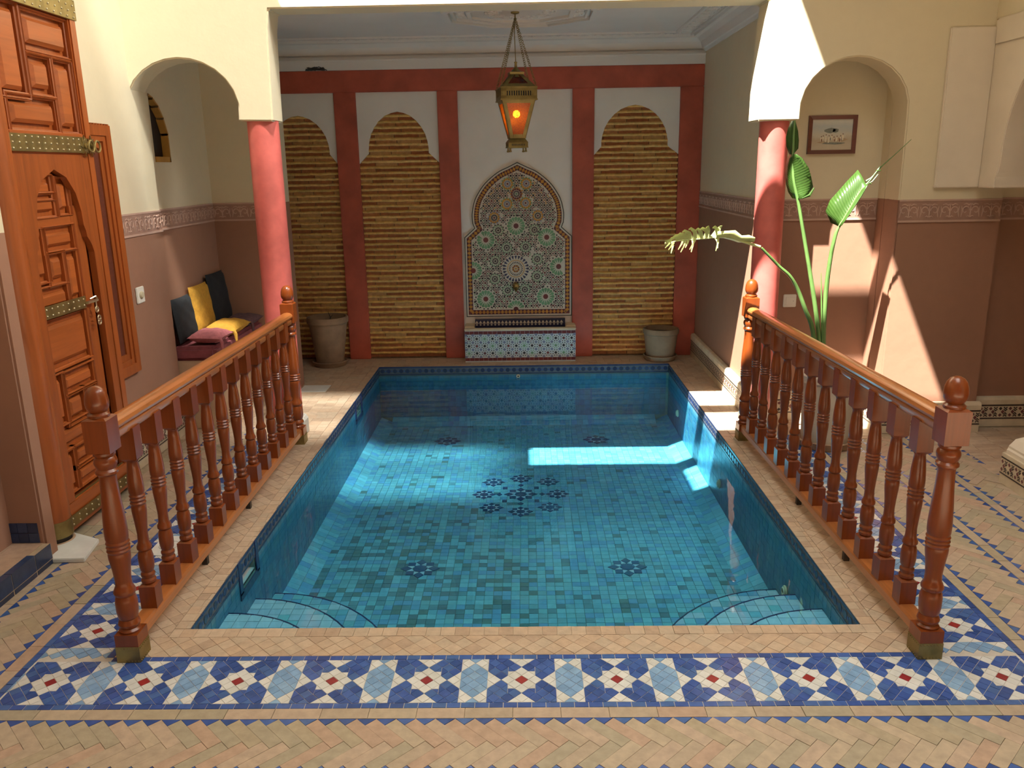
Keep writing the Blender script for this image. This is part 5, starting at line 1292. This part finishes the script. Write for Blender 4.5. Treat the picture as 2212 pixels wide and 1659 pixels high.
def plant():
    t = POTP; t.name = 'potted_plant'; tag(t, 'tall green plant with broken banana like leaves in a large grey clay pot', 'plant'); Mi = Matrix.Translation((-PLANT[0], -PLANT[1], 0))
    def fix(o): o.matrix_parent_inverse = Mi; return o
    y = 4.92
    def stem(pts, r0, r1, name='leaf_stem', mat='stem'):
        k = len(pts); P = []
        for i in range((k - 1) * 4 + 1):   # smooth with Catmull-Rom
            s, f = divmod(i, 4); f /= 4; p = [Vector(pts[min(max(s + d, 0), k - 1)]) for d in (-1, 0, 1, 2)]
            P.append(.5 * (2 * p[1] + (p[2] - p[0]) * f + (2 * p[0] - 5 * p[1] + 4 * p[2] - p[3]) * f * f + (3 * p[1] - p[0] - 3 * p[2] + p[3]) * f ** 3) if i < (k - 1) * 4 else p[1])
        m = len(P); mb = MB(); mb.tube(P, [r0 + (r1 - r0) * (i / (m - 1)) for i in range(m)], 9); return fix(mb.build(name, M[mat], t, True))
    b = lambda dx, dy=0: (PLANT[0] + dx, PLANT[1] + dy, .40)
    stem([b(-.03), (1.812, y, .663), (1.805, y, .929), (1.811, y - .01, 1.147), (1.825, y - .02, 1.28), (1.838, y - .02, 1.325)], .017, .009)
    stem([(1.836, y - .02, 1.320), (1.901, y - .02, 1.447), (1.951, y - .02, 1.538), (1.995, y - .02, 1.59), (2.042, y - .02, 1.654), (2.120, y - .02, 1.728), (2.208, y - .02, 1.813)], .0085, .0015, 'midrib')
    stem([b(-.05), (1.787, y, .664), (1.734, y, .93), (1.673, y + .01, 1.202), (1.613, y + .02, 1.467), (1.575, y + .03, 1.62), (1.57, y + .05, 1.80), (1.575, y + .07, 1.93)], .016, .005)
    stem([b(-.06), (1.741, y - .01, .721), (1.685, y - .02, .847), (1.627, y - .03, .973), (1.567, y - .05, 1.058), (1.504, y - .06, 1.111), (1.432, y - .08, 1.179), (1.384, y - .09, 1.225)], .015, .007)
    stem([(1.376, y - .09, 1.232), (1.264, y - .10, 1.266), (1.191, y - .10, 1.294), (1.105, y - .10, 1.289), (1.018, y - .10, 1.282), (.932, y - .10, 1.277), (.826, y - .10, 1.262)], .008, .002, 'midrib', 'dryleaf')
    stem([b(-.035, -.01), (1.804, y - .01, .664), (1.784, y - .01, .846), (1.764, y - .01, 1.066)], .012, .0015, 'young_shoot')
    # broken upright leaf: wide half and folded narrow half
    cen = [(1.838, 1.335), (1.858, 1.37), (1.885, 1.42), (1.912, 1.468), (1.935, 1.508), (1.958, 1.545), (1.972, 1.572)]
    lef = [(1.812, 1.352), (1.776, 1.420), (1.796, 1.482), (1.842, 1.536), (1.888, 1.592), (1.925, 1.632), (1.941, 1.652)]
    rig = [(1.850, 1.345), (1.876, 1.385), (1.905, 1.432), (1.930, 1.476), (1.950, 1.512), (1.966, 1.545), (1.976, 1.570)]
    fix(leaf_obj('leaf_blade', [([(x, y - .025, z) for x, z in cen], [(x, y + .03, z) for x, z in lef], [(x, y - .05, z) for x, z in rig])], M['leaf'], t))
    mb = MB()
    for pts in ([(1.974, 1.588), (2.0, 1.605), (2.035, 1.64)], [(1.98, 1.572), (2.01, 1.585), (2.04, 1.625)], [(2.03, 1.645), (2.055, 1.646)], [(2.035, 1.648), (2.048, 1.668)], [(1.995, 1.578), (2.005, 1.572)]):
        mb.tube([(x, y - .02, z) for x, z in pts], [.006] + [.003] * (len(pts) - 1), 5)
    fix(mb.build('leaf_shreds', M['stem'], t, True))
    # leaf beside the column, edge curled
    cen = [(1.600, 1.492), (1.590, 1.53), (1.580, 1.58), (1.572, 1.63), (1.568, 1.68), (1.567, 1.72), (1.568, 1.742)]
    rig = [(1.622, 1.495), (1.662, 1.512), (1.690, 1.560), (1.675, 1.615), (1.648, 1.665), (1.605, 1.722), (1.572, 1.744)]
    lef = [(1.596, 1.494), (1.570, 1.53), (1.553, 1.58), (1.545, 1.63), (1.545, 1.68), (1.552, 1.72), (1.564, 1.743)]
    fix(leaf_obj('leaf_blade', [([(x, y + .03, z) for x, z in cen], [(x, y + .09, z) for x, z in lef], [(x, y - .01 + (.03 if i in (1, 2, 3) else 0), z) for i, (x, z) in enumerate(rig)], .014)], M['leaf'], t))
    mb = MB(); mb.tube([(1.624, y + .0, 1.496), (1.660, y - .02, 1.514), (1.684, y - .02, 1.556)], [.004, .009, .003], 6); fix(mb.build('curled_edge', M['leaf'], t, True))
    cen = [(1.572, 1.74), (1.575, 1.79), (1.576, 1.84), (1.575, 1.89), (1.572, 1.93)]
    rig = [(1.578, 1.74), (1.606, 1.775), (1.606, 1.82), (1.598, 1.87), (1.578, 1.93)]; lef = [(1.566, 1.74), (1.545, 1.79), (1.54, 1.84), (1.548, 1.89), (1.566, 1.93)]
    fix(leaf_obj('leaf_blade', [([(x, y + .08, z) for x, z in cen], [(x, y + .10, z) for x, z in lef], [(x, y + .07, z) for x, z in rig])], M['leaf'], t))
    # torn leaf hanging over the pool
    yy = y - .10
    def strip(pts, w, m='dryleaf'):
        c = [Vector((x, yy + d, z)) for x, z, d in pts]; n = len(c); mb = MB(); vs = []
        for i, p in enumerate(c):
            tg = (c[min(i + 1, n - 1)] - c[max(i - 1, 0)]).normalized(); sd = Vector((-tg.z, .35, tg.x)).normalized(); q = w * (1 - .8 * i / (n - 1)) ** .8
            vs += [p - sd * q, p + sd * q, p + Vector((0, .002, 0)) - sd * q, p + Vector((0, .002, 0)) + sd * q]
        fs = [(i * 4, i * 4 + 1, i * 4 + 5, i * 4 + 4) for i in range(n - 1)] + [(i * 4 + 2, i * 4 + 6, i * 4 + 7, i * 4 + 3) for i in range(n - 1)]
        mb.add(vs, fs); fix(mb.build('torn_strip', M[m], t, True, recalc=False))
    up = [(1.10, 1.29, 1.137, 1.357), (1.125, 1.292, 1.10, 1.352), (1.06, 1.287, 1.062, 1.354), (1.075, 1.288, 1.03, 1.345), (1.03, 1.284, 1.005, 1.342), (1.005, 1.282, .965, 1.345), (.975, 1.28, .93, 1.332), (.95, 1.279, .905, 1.315), (.925, 1.277, .88, 1.305), (.90, 1.274, .86, 1.29)]
    for x0, z0, x1, z1 in up: strip([(x0, z0, 0), ((x0 + x1) / 2 + .008, (z0 + z1) / 2 + .012, -.01), (x1, z1, -.03), (x1 - .014, z1 - .006, -.045)], .016)
    dn = [(1.13, 1.29, 1.115, 1.215), (1.115, 1.29, 1.125, 1.23), (1.0, 1.282, .965, 1.225), (.985, 1.28, .975, 1.21), (.945, 1.277, .915, 1.21), (.93, 1.276, .90, 1.225), (.96, 1.278, .94, 1.235), (.88, 1.27, .845, 1.225), (.87, 1.268, .86, 1.205), (.86, 1.268, .825, 1.235), (.85, 1.266, .82, 1.255), (.865, 1.272, .822, 1.272)]
    for x0, z0, x1, z1 in dn: strip([(x0, z0, 0), ((x0 + x1) / 2 + .006, (z0 + z1) / 2 + .006, -.008), (x1, z1, -.02)], .0085)
    cen = [(1.335, 1.262), (1.30, 1.263), (1.255, 1.268), (1.215, 1.285), (1.17, 1.293), (1.12, 1.291)]
    top = [(1.335, 1.288), (1.30, 1.302), (1.258, 1.300), (1.22, 1.33), (1.165, 1.327), (1.12, 1.325)]; bot = [(1.335, 1.258), (1.30, 1.258), (1.25, 1.258), (1.21, 1.272), (1.165, 1.284), (1.12, 1.286)]
    fix(leaf_obj('leaf_blade', [([(x, yy, z) for x, z in cen], [(x, yy - .02, z) for x, z in top], [(x, yy + .02, z) for x, z in bot])], M['dryleaf'], t))
plant()

# ------------------------------------------------------------------ hanging lantern
def lantern():
    a = math.radians(9.5); X, Y, Z = -.026, 6.2, 1.80
    t = thing('hanging_lantern', 'pierced brass lantern with lit amber glass hanging on chains above the pool', 'lantern', (X, Y, Z), a)
    def frame4(h0, z0, h1, z1, bw, name, mat, d=.006):
        """four trapezoid faces as corner bars and edge rails"""
        mb = MB()
        for k in range(4):
            c, s = math.cos(k * PI / 2), math.sin(k * PI / 2); rt = lambda x, y: (x * c - y * s, x * s + y * c)
            def quad(pts): 
                vs = [(*rt(x, -y), z) for x, y, z in pts] + [(*rt(x, -y + d), z) for x, y, z in pts]
                mb.add(vs, [(0, 1, 2, 3), (7, 6, 5, 4), (0, 4, 5, 1), (1, 5, 6, 2), (2, 6, 7, 3), (3, 7, 4, 0)])
            f = lambda u, v: ((h0 + (h1 - h0) * v) * u, h0 + (h1 - h0) * v, z0 + (z1 - z0) * v)
            b0, b1 = bw / h0, bw / h1 if h1 > 0 else 1; e = bw * .8 / abs(z1 - z0)
            quad([f(-1, 0), f(-1 + b0, 0), f(-1 + b1, 1), f(-1, 1)]); quad([f(1 - b0, 0), f(1, 0), f(1, 1), f(1 - b1, 1)])
            quad([f(-1 + b0, 0), f(1 - b0, 0), f(1 - b0, e), f(-1 + b0, e)]); quad([f(-1 + b1, 1 - e), f(1 - b1, 1 - e), f(1 - b1, 1), f(-1 + b1, 1)])
        return mb.build(name, mat, t)
    def panes(h0, z0, h1, z1, name):
        for k in range(4):
            c, s = math.cos(k * PI / 2), math.sin(k * PI / 2); mb = MB(); i = .004
            pts = [(-h0 + i, -h0 + i, z0), (h0 - i, -h0 + i, z0), (h1 - i, -h1 + i, z1), (-h1 + i, -h1 + i, z1)]
            mb.add([(x * c - y * s, x * s + y * c, z) for x, y, z in pts], [(0, 1, 2, 3)]); mb.build(name, M['amber'], t, recalc=False)
    frame4(.058, .100, .118, .352, .028, 'body_frame', M['brass']); panes(.058, .100, .118, .352, 'glass_pane')
    frame4(.122, .436, .040, .530, .030, 'roof_frame', M['brass']); panes(.122, .436, .040, .530, 'roof_pane')
    def pierced(h, z0, z1, n, name):
        mb = MB()
        for k in range(4):
            c, s = math.cos(k * PI / 2), math.sin(k * PI / 2); rt = lambda x, y: (x * c - y * s, x * s + y * c)
            def bx(x0, x1, a0, a1):
                vs = [(*rt(x, y), z) for y in (-h, -h + .005) for x, z in ((x0, a0), (x1, a0), (x1, a1), (x0, a1))]; mb.add(vs, [(0, 1, 2, 3), (7, 6, 5, 4), (0, 4, 5, 1), (1, 5, 6, 2), (2, 6, 7, 3), (3, 7, 4, 0)])
            m = (z1 - z0) * .28; bx(-h, h, z0, z0 + m); bx(-h, h, z1 - m, z1); e = h * .30; bx(-h, -h + e, z0, z1); bx(h - e, h, z0, z1); w = 2 * (h - e) / n
            for i in range(n + 1): x = -h + e + i * w; bx(x - w * .2, x + w * .2, z0, z1)
        mb.build(name, M['brass'], t); mb = MB(); mb.box(-h + .008, -h + .008, z0 + .002, h - .008, h - .008, z1 - .002); mb.build('dark_core', M['iron'], t)
    pierced(.128, .358, .430, 11, 'pierced_band'); pierced(.070, .036, .066, 9, 'pierced_foot')
    mb = MB(); q = [(.133, .350), (.133, .360), (.129, .360)]
    for z0, z1, h in ((.348, .358, .132), (.428, .438, .132), (.030, .037, .073), (.095, .102, .060)): mb.box(-h, -h, z0, h, h, z1)
    mb.build('mouldings', M['brass'], t, bevel=.002)
    mb = MB(); mb.lathe([(.072 * S2, .066), (.050 * S2, .097)], n=4, a0=PI / 4); mb.lathe([(.050 * S2, .525), (.052 * S2, .540), (.040, .546)], n=4, a0=PI / 4); mb.lathe([(.035, .545), (.028, .556), (.010, .575), (.008, .60), (.012, .61), (0, .615)], n=12); mb.build('neck', M['brass'], t, 30)
    for sx in (-1, 1):
        for sy in (-1, 1):
            mb = MB(); mb.lathe([(.004, .031), (.007, .022), (.005, .016), (.010, .008), (.008, .001), (0, 0)], (sx * .056, sy * .056, 0), 10); mb.build('foot', M['brass'], t, True)
    # chains: links along four lines to the ceiling hook
    H = 2.735 - Z - .01
    lm = MB(); lm.ring((0, 0, 0), .0085, .0018, 'x', 10, 5, 0, 1.0)
    lk = lm.mesh('chain_link', M['brass'], True)
    for sx, sy in ((-1, -1), (1, -1), (1, 1), (-1, 1)):
        ch = bpy.data.objects.new('chain', None); COL.objects.link(ch); ch.parent = t
        p, q = Vector((sx * .122, sy * .122, .44)), Vector((0, 0, H - .03)); L = (q - p).length; n = int(L / .0135); qd = (q - p).to_track_quat('Z', 'X')
        for i in range(n):
            o = link('chain_link', lk, ch, p.lerp(q, (i + .5) / n)); e = qd @ Euler((0, 0, PI / 2 * (i % 2))).to_quaternion(); o.rotation_mode = 'QUATERNION'; o.rotation_quaternion = e
    mb = MB(); mb.tube([(0, 0, .60), (-.006, 0, .8), (0, 0, H)], .003, 6); mb.build('cord', M['brass'], t)
    mb = MB(); mb.ring((0, 0, H - .02), .014, .003, 'x', 14); mb.lathe([(.03, H + .01), (.028, H), (0, H - .008)], n=16); mb.build('hook', M['brass'], t, True)
    mb = MB(); mb.sphere((0, 0, .262), .026, 14, 10); mb.build('bulb', M['bulb'], t, True)
lantern()
